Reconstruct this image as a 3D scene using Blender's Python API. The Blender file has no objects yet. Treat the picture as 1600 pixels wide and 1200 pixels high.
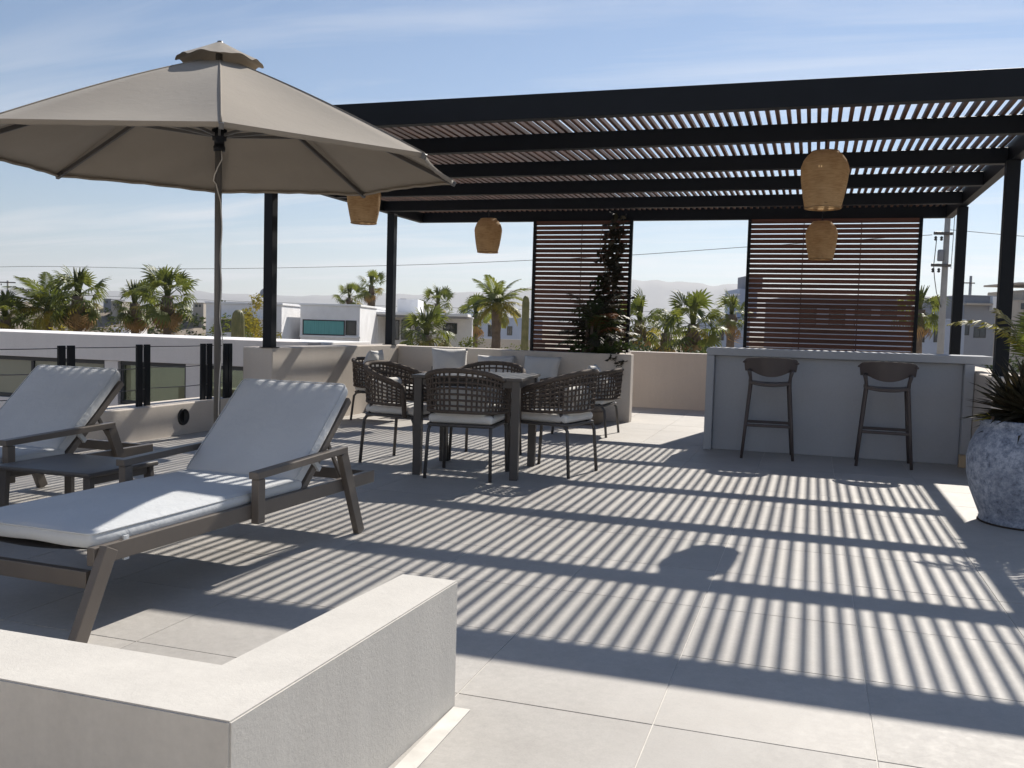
import bpy, bmesh, math, random
from mathutils import Vector, Matrix, Euler
rnd = random.Random(7)
PI = math.pi
sc = bpy.context.scene
COL = sc.collection

# ------------------------------------------------------------------ camera
H = 1.1284
ROLL, PITCH, YAW = math.radians(1.596), math.radians(-3.595), math.radians(18.037)
F_PX = 1434.55
def cam_axes():
    cy, sy, cp, sp = math.cos(YAW), math.sin(YAW), math.cos(PITCH), math.sin(PITCH)
    fwd = Vector((-sy*cp, cy*cp, sp)); right = Vector((cy, sy, 0)); up = right.cross(fwd)
    cr, sr = math.cos(ROLL), math.sin(ROLL)
    return cr*right + sr*up, -sr*right + cr*up, fwd
CR, CU, CF = cam_axes()
cam_d = bpy.data.cameras.new('camera'); cam = bpy.data.objects.new('camera', cam_d); COL.objects.link(cam)
m = Matrix.Identity(4)
for i in range(3):
    m[i][0], m[i][1], m[i][2] = CR[i], CU[i], -CF[i]
m[0][3], m[1][3], m[2][3] = 0, 0, H
cam.matrix_world = m
cam_d.sensor_fit = 'HORIZONTAL'; cam_d.sensor_width = 36; cam_d.lens = 36*F_PX/1600
cam_d.clip_start = 0.05; cam_d.clip_end = 60000
sc.camera = cam
sc.render.resolution_x, sc.render.resolution_y = 1024, 768

# ------------------------------------------------------------------ light
SUN = Vector((0.222, 1.1985, 1.0)).normalized()
SUN_EL = math.asin(SUN.z); SUN_AZ = math.atan2(SUN.x, SUN.y)
w = bpy.data.worlds.new('World'); sc.world = w; w.use_nodes = True
nt = w.node_tree; nt.nodes.clear()
out = nt.nodes.new('ShaderNodeOutputWorld'); bg = nt.nodes.new('ShaderNodeBackground')
sky = nt.nodes.new('ShaderNodeTexSky'); sky.sky_type = 'NISHITA'; sky.sun_disc = False
sky.sun_elevation = SUN_EL; sky.sun_rotation = SUN_AZ
sky.air_density = 1.25; sky.dust_density = 0.05; sky.ozone_density = 6.0; sky.altitude = 900
bg.inputs['Strength'].default_value = 0.063
# thin cirrus, projected on a flat layer high above so the streaks close up towards the horizon
geo = nt.nodes.new('ShaderNodeTexCoord')
sep = nt.nodes.new('ShaderNodeSeparateXYZ'); nt.links.new(geo.outputs['Generated'], sep.inputs[0])
def wmath(op, a, b=None):
    n = nt.nodes.new('ShaderNodeMath'); n.operation = op
    for k, v in ((0, a), (1, b)):
        if v is None: continue
        if isinstance(v, (int, float)): n.inputs[k].default_value = v
        else: nt.links.new(v, n.inputs[k])
    return n.outputs[0]
zc = wmath('ADD', wmath('MAXIMUM', sep.outputs[2], 0.0), 0.09)
cx = wmath('DIVIDE', sep.outputs[0], zc); cyy = wmath('DIVIDE', sep.outputs[1], zc)
comb = nt.nodes.new('ShaderNodeCombineXYZ'); nt.links.new(cx, comb.inputs[0]); nt.links.new(cyy, comb.inputs[1])
mp = nt.nodes.new('ShaderNodeMapping'); nt.links.new(comb.outputs[0], mp.inputs[0])
mp.inputs['Rotation'].default_value = (0, 0, math.radians(-32)); mp.inputs['Scale'].default_value = (0.34, 1.5, 1)
mp.inputs['Location'].default_value = (5.3, 0.4, 0)
no = nt.nodes.new('ShaderNodeTexNoise'); nt.links.new(mp.outputs[0], no.inputs['Vector'])
no.inputs['Scale'].default_value = 1.25; no.inputs['Detail'].default_value = 7; no.inputs['Roughness'].default_value = 0.56; no.inputs['Distortion'].default_value = 0.9
ramp = nt.nodes.new('ShaderNodeValToRGB'); nt.links.new(no.outputs[0], ramp.inputs[0])
ramp.color_ramp.elements[0].position = 0.47; ramp.color_ramp.elements[1].position = 0.74
ramp.color_ramp.elements[0].color = (0, 0, 0, 1); ramp.color_ramp.elements[1].color = (0.95, 0.95, 0.95, 1)
mx = nt.nodes.new('ShaderNodeMix'); mx.data_type = 'RGBA'
# a thin layer is seen through more of itself low in the sky
air = wmath('DIVIDE', 0.20, wmath('ADD', wmath('MAXIMUM', sep.outputs[2], 0.0), 0.20))
nt.links.new(wmath('MULTIPLY', ramp.outputs[0], air), mx.inputs['Factor']); nt.links.new(sky.outputs[0], mx.inputs['A'])
mx.inputs['B'].default_value = (10.2, 10.2, 10.3, 1)
nt.links.new(mx.outputs['Result'], bg.inputs['Color'])
nt.links.new(bg.outputs[0], out.inputs['Surface'])

sun_d = bpy.data.lights.new('sun', 'SUN'); sun_d.energy = 5.0; sun_d.angle = math.radians(0.53); sun_d.color = (1.0, 0.935, 0.84)
sun = bpy.data.objects.new('sun', sun_d); COL.objects.link(sun)
sun.rotation_euler = SUN.to_track_quat('Z', 'Y').to_euler(); sun.location = (10, 50, 45)

vs = sc.view_settings
sc.display_settings.display_device = 'sRGB'
vs.view_transform = 'Standard'; vs.look = 'None'; vs.exposure = 0.52; vs.gamma = 1.0; vs.use_curve_mapping = False
sc.cycles.max_bounces = 8; sc.cycles.diffuse_bounces = 4; sc.cycles.glossy_bounces = 3
sc.cycles.transmission_bounces = 6; sc.cycles.transparent_max_bounces = 12
sc.cycles.sample_clamp_indirect = 6

# ------------------------------------------------------------------ materials
M = {}
def new_mat(name):
    mt = bpy.data.materials.new(name); mt.use_nodes = True; t = mt.node_tree; t.nodes.clear()
    o = t.nodes.new('ShaderNodeOutputMaterial'); b = t.nodes.new('ShaderNodeBsdfPrincipled')
    t.links.new(b.outputs[0], o.inputs['Surface']); M[name] = mt
    return mt, t, b, o
def coords(t, kind):
    if kind == 'world': return t.nodes.new('ShaderNodeNewGeometry').outputs['Position']
    return t.nodes.new('ShaderNodeTexCoord').outputs['Object']
def noise(t, vec, scale, detail=4, rough=0.55, stretch=None, dist=0.0):
    if stretch:
        mpn = t.nodes.new('ShaderNodeMapping'); mpn.inputs['Scale'].default_value = stretch
        t.links.new(vec, mpn.inputs[0]); vec = mpn.outputs[0]
    n = t.nodes.new('ShaderNodeTexNoise'); t.links.new(vec, n.inputs['Vector'])
    n.inputs['Scale'].default_value = scale; n.inputs['Detail'].default_value = detail
    n.inputs['Roughness'].default_value = rough; n.inputs['Distortion'].default_value = dist
    return n.outputs[0]
def rampc(t, fac, stops):
    r = t.nodes.new('ShaderNodeValToRGB'); t.links.new(fac, r.inputs[0])
    e = r.color_ramp.elements
    while len(e) < len(stops): e.new(0.5)
    for el, (p, c) in zip(e, stops): el.position = p; el.color = (*c, 1)
    return r.outputs[0]
def mixc(t, fac, a, b, blend='MIX'):
    n = t.nodes.new('ShaderNodeMix'); n.data_type = 'RGBA'; n.blend_type = blend
    for key, v in (('Factor', fac), ('A', a), ('B', b)):
        if isinstance(v, (int, float)): n.inputs[key].default_value = v
        elif isinstance(v, tuple): n.inputs[key].default_value = (*v, 1)
        else: t.links.new(v, n.inputs[key])
    return n.outputs['Result']
def bump(t, b, h, strength, dist):
    n = t.nodes.new('ShaderNodeBump'); n.inputs['Strength'].default_value = strength; n.inputs['Distance'].default_value = dist
    t.links.new(h, n.inputs['Height']); t.links.new(n.outputs[0], b.inputs['Normal'])
    return n
def sc3(c, k): return tuple(min(1, x*k) for x in c)
def mat(name, col, rough=0.6, var=0.12, scale=6, kind='object', bstr=0.0, bscale=60, bdist=0.002, metal=0.0, spec=0.5, rand=0.0, stretch=None):
    mt, t, b, o = new_mat(name); v = coords(t, kind)
    n = noise(t, v, scale, 5, 0.6, stretch)
    c = rampc(t, n, [(0.28, sc3(col, 1-var)), (0.72, sc3(col, 1+var))])
    if rand:
        oi = t.nodes.new('ShaderNodeObjectInfo')
        k = rampc(t, oi.outputs['Random'], [(0, (1-rand,)*3), (1, (1+rand,)*3)])
        c = mixc(t, 1.0, c, k, 'MULTIPLY')
    t.links.new(c, b.inputs['Base Color'])
    b.inputs['Roughness'].default_value = rough; b.inputs['Metallic'].default_value = metal
    b.inputs['Specular IOR Level'].default_value = spec
    if bstr: bump(t, b, noise(t, v, bscale, 4, 0.6), bstr, bdist)
    return mt
def leaf(name, c1, c2, trans=0.35, rough=0.5, scale=1.5):
    mt, t, b, o = new_mat(name); v = coords(t, 'world')
    oi = t.nodes.new('ShaderNodeObjectInfo')
    n = noise(t, v, scale, 3)
    c = rampc(t, n, [(0.3, c1), (0.7, c2)])
    k = rampc(t, oi.outputs['Random'], [(0, (0.72, 0.75, 0.7)), (1, (1.25, 1.2, 1.1))])
    c = mixc(t, 1.0, c, k, 'MULTIPLY')
    t.links.new(c, b.inputs['Base Color']); b.inputs['Roughness'].default_value = rough; b.inputs['Specular IOR Level'].default_value = 0.35
    tr = t.nodes.new('ShaderNodeBsdfTranslucent'); t.links.new(mixc(t, 1.0, c, (1.5, 1.45, 0.8), 'MULTIPLY'), tr.inputs['Color'])
    ms = t.nodes.new('ShaderNodeMixShader'); ms.inputs[0].default_value = trans
    t.links.new(b.outputs[0], ms.inputs[1]); t.links.new(tr.outputs[0], ms.inputs[2]); t.links.new(ms.outputs[0], o.inputs['Surface'])
    return mt
def cloth(name, col, trans=0.0, weave=900, rough=0.9, var=0.06, wrinkle=0.42, rand=0.0):
    mt, t, b, o = new_mat(name); v = coords(t, 'object')
    n = noise(t, v, 3.5, 4); c = rampc(t, n, [(0.3, sc3(col, 1-var)), (0.7, sc3(col, 1+var))])
    fine = noise(t, v, weave, 2, 0.5); c = mixc(t, 0.25, c, rampc(t, fine, [(0.35, sc3(col, 0.82)), (0.65, sc3(col, 1.15))]))
    smudge = rampc(t, noise(t, v, 5.5, 6, 0.7, (1, 1.6, 1), 1.0), [(0.66, (0, 0, 0)), (0.74, (0.35,)*3)])
    c = mixc(t, smudge, c, sc3(col, 0.62))
    t.links.new(c, b.inputs['Base Color']); b.inputs['Roughness'].default_value = rough; b.inputs['Specular IOR Level'].default_value = 0.2
    b.inputs['Sheen Weight'].default_value = 0.15
    wr = noise(t, v, 13, 4, 0.55, None, 1.2)
    bump(t, b, wr, wrinkle, 0.012)
    if trans:
        tr = t.nodes.new('ShaderNodeBsdfTranslucent'); t.links.new(c, tr.inputs['Color'])
        ms = t.nodes.new('ShaderNodeMixShader'); ms.inputs[0].default_value = trans
        t.links.new(b.outputs[0], ms.inputs[1]); t.links.new(tr.outputs[0], ms.inputs[2]); t.links.new(ms.outputs[0], o.inputs['Surface'])
    return mt
def plaster(name, col, bs=0.35, streak=0.05, kind='world'):
    mt, t, b, o = new_mat(name); v = coords(t, kind)
    big = noise(t, v, 1.6, 5, 0.6); fine = noise(t, v, 55, 4, 0.65)
    drip = noise(t, v, 1.0, 4, 0.6, (9, 9, 0.7))
    c = rampc(t, big, [(0.25, sc3(col, 0.93)), (0.75, sc3(col, 1.05))])
    c = mixc(t, streak*4, c, rampc(t, drip, [(0.35, sc3(col, 0.84)), (0.65, sc3(col, 1.05))]))
    c = mixc(t, 0.18, c, rampc(t, fine, [(0.3, sc3(col, 0.8)), (0.7, sc3(col, 1.15))]))
    t.links.new(c, b.inputs['Base Color']); b.inputs['Roughness'].default_value = 0.9; b.inputs['Specular IOR Level'].default_value = 0.25
    grit = noise(t, v, 90, 6, 0.75)
    patch = rampc(t, noise(t, v, 2.2, 3), [(0.35, (0.35,)*3), (0.7, (1, 1, 1))])
    bump(t, b, mixc(t, 1.0, grit, patch, 'MULTIPLY'), bs, 0.006)
    return mt

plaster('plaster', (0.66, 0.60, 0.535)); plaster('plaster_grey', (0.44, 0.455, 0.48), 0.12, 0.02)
plaster('plaster_low', (0.60, 0.575, 0.53), 0.38, 0.10); plaster('wing_white', (0.70, 0.66, 0.63), 0.15)
mat('metal_black', (0.007, 0.009, 0.013), 0.5, 0.15, 4, spec=0.22, bstr=0.03, bscale=40)
mat('frame_taupe', (0.135, 0.115, 0.098), 0.42, 0.07, 8, bstr=0.04, bscale=300, bdist=0.0005)
mat('frame_grey', (0.085, 0.078, 0.074), 0.45, 0.08, 8, bstr=0.04, bscale=300, bdist=0.0005)
mat('pole_grey', (0.12, 0.115, 0.11), 0.38, 0.08, 8)
mat('plastic_taupe', (0.075, 0.06, 0.058), 0.5, 0.06, 10)
mat('plastic_black', (0.012, 0.012, 0.013), 0.4, 0.1, 10)
mat('wood_slat', (0.10, 0.045, 0.027), 0.6, 0.28, 3, bstr=0.12, bscale=30, rand=0.35, stretch=(14, 1.2, 14))
mat('wood_screen', (0.10, 0.036, 0.022), 0.6, 0.25, 3, bstr=0.12, bscale=30, rand=0.3, stretch=(1.2, 14, 14))
mat('rope', (0.105, 0.082, 0.066), 0.85, 0.25, 60, bstr=0.5, bscale=260, bdist=0.002)
cloth('cushion', (0.545, 0.565, 0.58)); cloth('cushion_warm', (0.70, 0.685, 0.65))
cloth('pillow', (0.68, 0.665, 0.635), wrinkle=0.4)
cloth('canopy', (0.29, 0.252, 0.205), trans=0.012, wrinkle=0.15)
cloth('pouf', (0.20, 0.165, 0.13), weave=300)
mat('cord_white', (0.62, 0.6, 0.56), 0.8, 0.1, 60)
mat('soil', (0.05, 0.037, 0.028), 0.95, 0.4, 30, bstr=0.8, bscale=60, bdist=0.01)
mat('sunlit_patch_tan', (0.55, 0.42, 0.27), 0.6, 0.08, 12)  # sunlight in the gap beside the bar, put into a tan colour
mat('grout', (0.64, 0.615, 0.57), 0.9, 0.15, 8, 'world')
mat('trunk_brown', (0.17, 0.125, 0.09), 0.95, 0.4, 3, 'object', 0.8, 12, 0.05)
mat('dead_frond', (0.36, 0.22, 0.085), 0.85, 0.35, 2.5, 'world', rand=0.3)
leaf('palm_green', (0.075, 0.105, 0.032), (0.16, 0.18, 0.055), 0.38)
leaf('palm_yellow', (0.15, 0.155, 0.04), (0.27, 0.22, 0.06), 0.42)
leaf('shrub_green', (0.03, 0.052, 0.018), (0.085, 0.11, 0.035), 0.25, scale=6)
leaf('dark_leaf', (0.022, 0.026, 0.018), (0.055, 0.042, 0.028), 0.12, scale=9)
leaf('red_leaf', (0.14, 0.05, 0.028), (0.22, 0.10, 0.05), 0.35, scale=5)
leaf('yellow_leaf', (0.20, 0.19, 0.03), (0.42, 0.36, 0.07), 0.35, scale=5)
leaf('cactus_green', (0.12, 0.125, 0.05), (0.22, 0.2, 0.09), 0.0, scale=3)
mat('concrete_pole', (0.40, 0.385, 0.36), 0.9, 0.12, 3, bstr=0.2, bscale=20)
mat('house_white', (0.82, 0.82, 0.83), 0.9, 0.10, 1.1, 'world'); mat('house_grey', (0.27, 0.28, 0.31), 0.9, 0.08, 0.4, 'world')
mat('house_beige', (0.44, 0.40, 0.35), 0.9, 0.1, 0.4, 'world'); mat('house_blue', (0.40, 0.45, 0.55), 0.9, 0.08, 0.4, 'world')
mat('curtain_teal', (0.12, 0.36, 0.36), 0.6, 0.25, 1.0, 'object', stretch=(16, 1, 0.4)); mat('frame_dark', (0.03, 0.032, 0.035), 0.5, 0.1, 5)
mat('hill_ground', (0.24, 0.20, 0.16), 1.0, 0.5, 0.45, 'world'); mat('mountain', (0.20, 0.19, 0.18), 1.0, 0.3, 0.004, 'world')
mat('wire_dark', (0.05, 0.05, 0.05), 0.6, 0.1, 1)
def glass_mat(name, tint, rough=0.04):
    mt, t, b, o = new_mat(name)
    g = t.nodes.new('ShaderNodeBsdfGlossy'); g.inputs['Roughness'].default_value = rough
    tr = t.nodes.new('ShaderNodeBsdfTransparent'); tr.inputs['Color'].default_value = (*tint, 1)
    fr = t.nodes.new('ShaderNodeFresnel'); fr.inputs['IOR'].default_value = 1.5
    ms = t.nodes.new('ShaderNodeMixShader'); t.links.new(fr.outputs[0], ms.inputs[0])
    t.links.new(tr.outputs[0], ms.inputs[1]); t.links.new(g.outputs[0], ms.inputs[2]); t.links.new(ms.outputs[0], o.inputs['Surface'])
glass_mat('glass', (0.55, 0.62, 0.55)); mat('glass_olive', (0.24, 0.24, 0.185), 0.25, 0.1, 0.6)
mat('glass_dark', (0.035, 0.045, 0.055), 0.06, 0.2, 2, spec=0.8)
# porcelain tile: pale stone with soft mottling, each piece a little different
mt, t, b, o = new_mat('tile'); v = coords(t, 'world'); oi = t.nodes.new('ShaderNodeObjectInfo')
off = t.nodes.new('ShaderNodeVectorMath'); off.operation = 'MULTIPLY_ADD'
t.links.new(oi.outputs['Random'], off.inputs[0]); off.inputs[1].default_value = (37, 91, 13); t.links.new(v, off.inputs[2])
vv = off.outputs[0]
big = noise(t, vv, 3.2, 7, 0.68, None, 0.5); mid = noise(t, vv, 34, 6, 0.75); spk = noise(t, vv, 170, 3, 0.6)
base = (0.43, 0.412, 0.385)
c = rampc(t, big, [(0.25, sc3(base, 0.84)), (0.5, base), (0.75, sc3(base, 1.11))])
c = mixc(t, 0.5, c, rampc(t, mid, [(0.33, sc3(base, 0.76)), (0.66, sc3(base, 1.16))]))
c = mixc(t, 0.22, c, rampc(t, spk, [(0.3, sc3(base, 0.72)), (0.6, sc3(base, 1.1))]))
c = mixc(t, 1.0, c, rampc(t, oi.outputs['Random'], [(0, (0.935, 0.935, 0.94)), (1, (1.055, 1.05, 1.045))]), 'MULTIPLY')
c = mixc(t, 1.0, c, rampc(t, noise(t, v, 0.9, 6, 0.7), [(0.3, (0.90, 0.89, 0.88)), (0.6, (1.04, 1.04, 1.04))]), 'MULTIPLY')
t.links.new(c, b.inputs['Base Color'])
t.links.new(rampc(t, mid, [(0.3, (0.55,)*3), (0.7, (0.75,)*3)]), b.inputs['Roughness']); b.inputs['Specular IOR Level'].default_value = 0.32
bump(t, b, mid, 0.12, 0.002)
# weathered glazed pot
mt, t, b, o = new_mat('pot_glaze'); v = coords(t, 'object')
n1 = noise(t, v, 3.2, 6, 0.7, (1, 1, 0.7), 0.6); n2 = noise(t, v, 24, 8, 0.8); n3 = noise(t, v, 70, 5, 0.85)
c = rampc(t, n2, [(0.34, (0.07, 0.085, 0.12)), (0.46, (0.23, 0.27, 0.35)), (0.62, (0.47, 0.51, 0.60))])
c = mixc(t, rampc(t, n1, [(0.44, (0, 0, 0)), (0.66, (0.85,)*3)]), c, rampc(t, n3, [(0.36, (0.06, 0.075, 0.11)), (0.64, (0.32, 0.36, 0.45))]))
t.links.new(c, b.inputs['Base Color']); b.inputs['Roughness'].default_value = 0.75
bump(t, b, n2, 0.6, 0.01)
# woven fibre of the lanterns, lets light through
mt, t, b, o = new_mat('lantern_fibre'); v = coords(t, 'object')
n1 = noise(t, v, 6, 5, 0.65); wv = noise(t, v, 30, 4, 0.6, (0.5, 0.5, 4)); pt_ = noise(t, v, 5, 3, 0.5, (1, 1, 3), 1.5)
c = rampc(t, n1, [(0.3, (0.42, 0.27, 0.13)), (0.7, (0.64, 0.46, 0.26))])
c = mixc(t, 0.35, c, rampc(t, wv, [(0.35, (0.34, 0.22, 0.11)), (0.65, (0.70, 0.54, 0.34))]))
c = mixc(t, rampc(t, pt_, [(0.30, (0.7,)*3), (0.36, (0, 0, 0))]), c, (0.17, 0.10, 0.05))
t.links.new(c, b.inputs['Base Color']); b.inputs['Roughness'].default_value = 0.85
tr = t.nodes.new('ShaderNodeBsdfTranslucent'); t.links.new(c, tr.inputs['Color'])
ms = t.nodes.new('ShaderNodeMixShader'); ms.inputs[0].default_value = 0.5
t.links.new(b.outputs[0], ms.inputs[1]); t.links.new(tr.outputs[0], ms.inputs[2]); t.links.new(ms.outputs[0], o.inputs['Surface'])
bump(t, b, wv, 0.4, 0.004)
# dry ground with scrub
mt, t, b, o = new_mat('ground_sand'); v = coords(t, 'world')
n1 = noise(t, v, 0.035, 6, 0.65); n2 = noise(t, v, 0.5, 5, 0.7)
c = rampc(t, n1, [(0.3, (0.30, 0.25, 0.195)), (0.7, (0.42, 0.36, 0.29))])
c = mixc(t, rampc(t, n2, [(0.52, (0, 0, 0)), (0.62, (0.8,)*3)]), c, (0.10, 0.10, 0.055))
t.links.new(c, b.inputs['Base Color']); b.inputs['Roughness'].default_value = 1.0

# ------------------------------------------------------------------ mesh helpers
class MB:
    def __init__(self): self.v = []; self.f = []; self.smooth = []
    def add(self, vs_, fs, smooth=False):
        k = len(self.v); self.v += [tuple(p) for p in vs_]
        self.f += [tuple(i+k for i in f) for f in fs]; self.smooth += [smooth]*len(fs)
        return self
    def box(self, x0, x1, y0, y1, z0, z1, mtx=None, bev=0.0):
        if bev > 0:
            b_ = min(bev, abs(x1-x0)/2.2, abs(y1-y0)/2.2, abs(z1-z0)/2.2)
            bm = bmesh.new(); bmesh.ops.create_cube(bm, size=1)
            for q in bm.verts:
                q.co = Vector(((x0+x1)/2+q.co.x*(x1-x0), (y0+y1)/2+q.co.y*(y1-y0), (z0+z1)/2+q.co.z*(z1-z0)))
            bmesh.ops.bevel(bm, geom=list(bm.edges), offset=b_, segments=2, affect='EDGES', profile=0.5)
            vs_ = [mtx @ q.co if mtx else q.co.copy() for q in bm.verts]; bm.verts.index_update()
            fs = [[q.index for q in f.verts] for f in bm.faces]; bm.free()
            return self.add(vs_, fs)
        vs_ = [Vector((x, y, z)) for z in (z0, z1) for y in (y0, y1) for x in (x0, x1)]
        if mtx: vs_ = [mtx @ p for p in vs_]
        return self.add(vs_, [(0, 2, 3, 1), (4, 5, 7, 6), (0, 1, 5, 4), (2, 6, 7, 3), (0, 4, 6, 2), (1, 3, 7, 5)])
    def bar(self, p, q, wd, ht, bev=0.003, up=(0, 0, 1)):
        p, q = Vector(p), Vector(q); d = q-p; L = d.length; d.normalize()
        upv = Vector(up)
        if abs(d.dot(upv)) > 0.98: upv = Vector((0, 1, 0))
        s = d.cross(upv).normalized(); u = s.cross(d).normalized()
        mt_ = Matrix(((s.x, d.x, u.x, p.x), (s.y, d.y, u.y, p.y), (s.z, d.z, u.z, p.z), (0, 0, 0, 1)))
        return self.box(-wd/2, wd/2, 0, L, -ht/2, ht/2, mt_, bev)
    def tube(self, path, r, n=8, closed=False, cap=True):
        path = [Vector(p) for p in path]; N = len(path)
        rs = r if isinstance(r, (list, tuple)) else [r]*N
        T = []
        for i in range(N):
            a = path[(i-1) % N] if (closed or i > 0) else path[i]; c_ = path[(i+1) % N] if (closed or i < N-1) else path[i]
            d = (c_-a); T.append(d.normalized() if d.length > 1e-9 else Vector((0, 0, 1)))
        u = T[0].orthogonal().normalized(); vs_ = []
        for i in range(N):
            u = (u - T[i]*u.dot(T[i])); u = u.normalized() if u.length > 1e-6 else T[i].orthogonal().normalized()
            w_ = T[i].cross(u)
            for k in range(n):
                a = 2*PI*k/n; vs_.append(path[i] + (u*math.cos(a)+w_*math.sin(a))*rs[i])
        fs = []
        for i in range(N if closed else N-1):
            j = (i+1) % N
            for k in range(n): fs.append((i*n+k, i*n+(k+1) % n, j*n+(k+1) % n, j*n+k))
        if cap and not closed: fs += [tuple(range(n-1, -1, -1)), tuple((N-1)*n+k for k in range(n))]
        return self.add(vs_, fs, True)
    def lathe(self, prof, n=32, c=(0, 0, 0), jit=None):
        vs_ = []
        for (r, z) in prof:
            for k in range(n):
                a = 2*PI*k/n; rr = r*(jit(a, z) if jit else 1)
                vs_.append((c[0]+rr*math.cos(a), c[1]+rr*math.sin(a), c[2]+z))
        fs = [(i*n+k, i*n+(k+1) % n, (i+1)*n+(k+1) % n, (i+1)*n+k) for i in range(len(prof)-1) for k in range(n)]
        return self.add(vs_, fs, True)
    def grid(self, fn, nu, nv, smooth=True):
        vs_ = [fn(i/nu, j/nv) for i in range(nu+1) for j in range(nv+1)]
        fs = [(i*(nv+1)+j, (i+1)*(nv+1)+j, (i+1)*(nv+1)+j+1, i*(nv+1)+j+1) for i in range(nu) for j in range(nv)]
        return self.add(vs_, fs, smooth)
    def mesh(self, name, mtl):
        me = bpy.data.meshes.new(name); me.from_pydata(self.v, [], self.f); me.update()
        me.polygons.foreach_set('use_smooth', self.smooth)
        if mtl: me.materials.append(M[mtl])
        return me
    def build(self, name, mtl, parent=None, loc=(0, 0, 0), rot=(0, 0, 0)):
        return obj(name, self.mesh(name, mtl), parent, loc, rot)
def obj(name, me, parent=None, loc=(0, 0, 0), rot=(0, 0, 0)):
    o = bpy.data.objects.new(name, me); COL.objects.link(o); o.parent = parent; o.location = loc; o.rotation_euler = rot
    return o
def tag(o, label=None, cat=None, group=None, kind=None):
    if label: o['label'] = label
    if cat: o['category'] = cat
    if group: o['group'] = group
    if kind: o['kind'] = kind
    return o
def thing(name, label, cat, loc=(0, 0, 0), rz=0.0, group=None):
    o = bpy.data.objects.new(name, None); COL.objects.link(o); o.location = loc; o.rotation_euler = (0, 0, rz); o.empty_display_size = 0.2
    return tag(o, label, cat, group)
def copy_tree(o, parent=None):
    c_ = o.copy(); COL.objects.link(c_); c_.parent = parent
    for ch in list(o.children): copy_tree(ch, c_)
    return c_
def part_box(name, mtl, parent, dims, bev=0.004):
    return MB().box(*dims, bev=bev).build(name, mtl, parent)
def rbox(w_, d_, h_, r, n=9, puff=0.0, seed=0, wob=0.0):
    """soft upholstered block centred on x,y with its base at z=0"""
    mb = MB(); rr = random.Random(seed); ph = [rr.uniform(0, 6.28) for _ in range(6)]
    def f(p):
        x, y, z = p
        q = Vector((max(-w_/2+r, min(w_/2-r, x)), max(-d_/2+r, min(d_/2-r, y)), max(-h_/2+r, min(h_/2-r, z))))
        dlt = Vector(p)-q
        if dlt.length > 1e-9: q = q + dlt.normalized()*r
        u, v_ = 2*x/w_, 2*y/d_
        bulge = puff*(1-u*u)*(1-v_*v_)
        q.z += bulge*(1 if z > 0 else -0.4 if z < 0 else 0)*abs(2*z/h_)
        q.x += puff*0.35*(1-v_*v_)*(1-(2*z/h_)**2)*u*abs(u); q.y += puff*0.35*(1-u*u)*(1-(2*z/h_)**2)*v_*abs(v_)
        q.z += wob*(math.sin(7*x/w_+ph[0])*math.sin(6*y/d_+ph[1])+0.6*math.sin(15*x/w_+ph[2]+3*y)*math.sin(4*y/d_+ph[3]))
        return (q.x, q.y, q.z+h_/2)
    def ax(L, n_):
        e = [-L/2, -L/2+r*0.3, -L/2+r]; e2 = [L/2-r, L/2-r*0.3, L/2]
        return e + [-L/2+r+(L-2*r)*k/n_ for k in range(1, n_)] + e2
    X, Y, Z = ax(w_, n), ax(d_, n), ax(h_, 2)
    for (A, B, fix, fx) in ((X, Y, h_/2, 0), (X, Y, -h_/2, 1), (X, Z, -d_/2, 2), (X, Z, d_/2, 3), (Y, Z, -w_/2, 4), (Y, Z, w_/2, 5)):
        na, nb = len(A), len(B); vs_ = []
        for a in A:
            for b_ in B:
                p = (a, b_, fix) if fx < 2 else (a, fix, b_) if fx < 4 else (fix, a, b_)
                vs_.append(f(p))
        fs = []
        for i in range(na-1):
            for j in range(nb-1):
                q = (i*nb+j, (i+1)*nb+j, (i+1)*nb+j+1, i*nb+j+1)
                fs.append(q if fx in (0, 2, 5) else q[::-1])
        mb.add(vs_, fs, True)
    return mb
def weld(o):
    bm = bmesh.new(); bm.from_mesh(o.data); bmesh.ops.remove_doubles(bm, verts=bm.verts, dist=0.0004); bm.to_mesh(o.data); bm.free()
    return o
def pillow_mb(w_, h_, t_, seed=0):
    """square scatter cushion standing in the xz plane, base at z=0, pinched corners"""
    rr = random.Random(seed); a1, a2 = rr.uniform(0, 6), rr.uniform(0, 6); mb = MB()
    for s in (1, -1):
        def f(u, v_, s=s):
            x, z = 2*u-1, 2*v_-1
            th = (max(0, 1-abs(x)**2.6)**0.6)*(max(0, 1-abs(z)**2.6)**0.6)
            pin = 1-0.07*(1-abs(z)**2)*abs(x)**3; pinz = 1-0.07*(1-abs(x)**2)*abs(z)**3
            wr = 0.012*math.sin(5*x+a1)*math.sin(4*z+a2)*th
            return (x*w_/2*pin, s*(t_/2*th)+wr, h_/2+z*h_/2*pinz)
        k = len(mb.f); mb.grid(f, 14, 14)
        if s < 0: mb.f[k:] = [q[::-1] for q in mb.f[k:]]
    return mb
def in_view(p, mg=25):
    d = Vector(p)-Vector((0, 0, H)); z = d.dot(CF)
    if z < 0.1: return False
    x = 800+F_PX*d.dot(CR)/z; y = 600-F_PX*d.dot(CU)/z
    return -mg < x < 1600+mg and -mg < y < 1200+mg
def R(o, x=0, y=0, z=0): o.rotation_euler = (x, y, z); return o
GZ = -6.5

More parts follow.
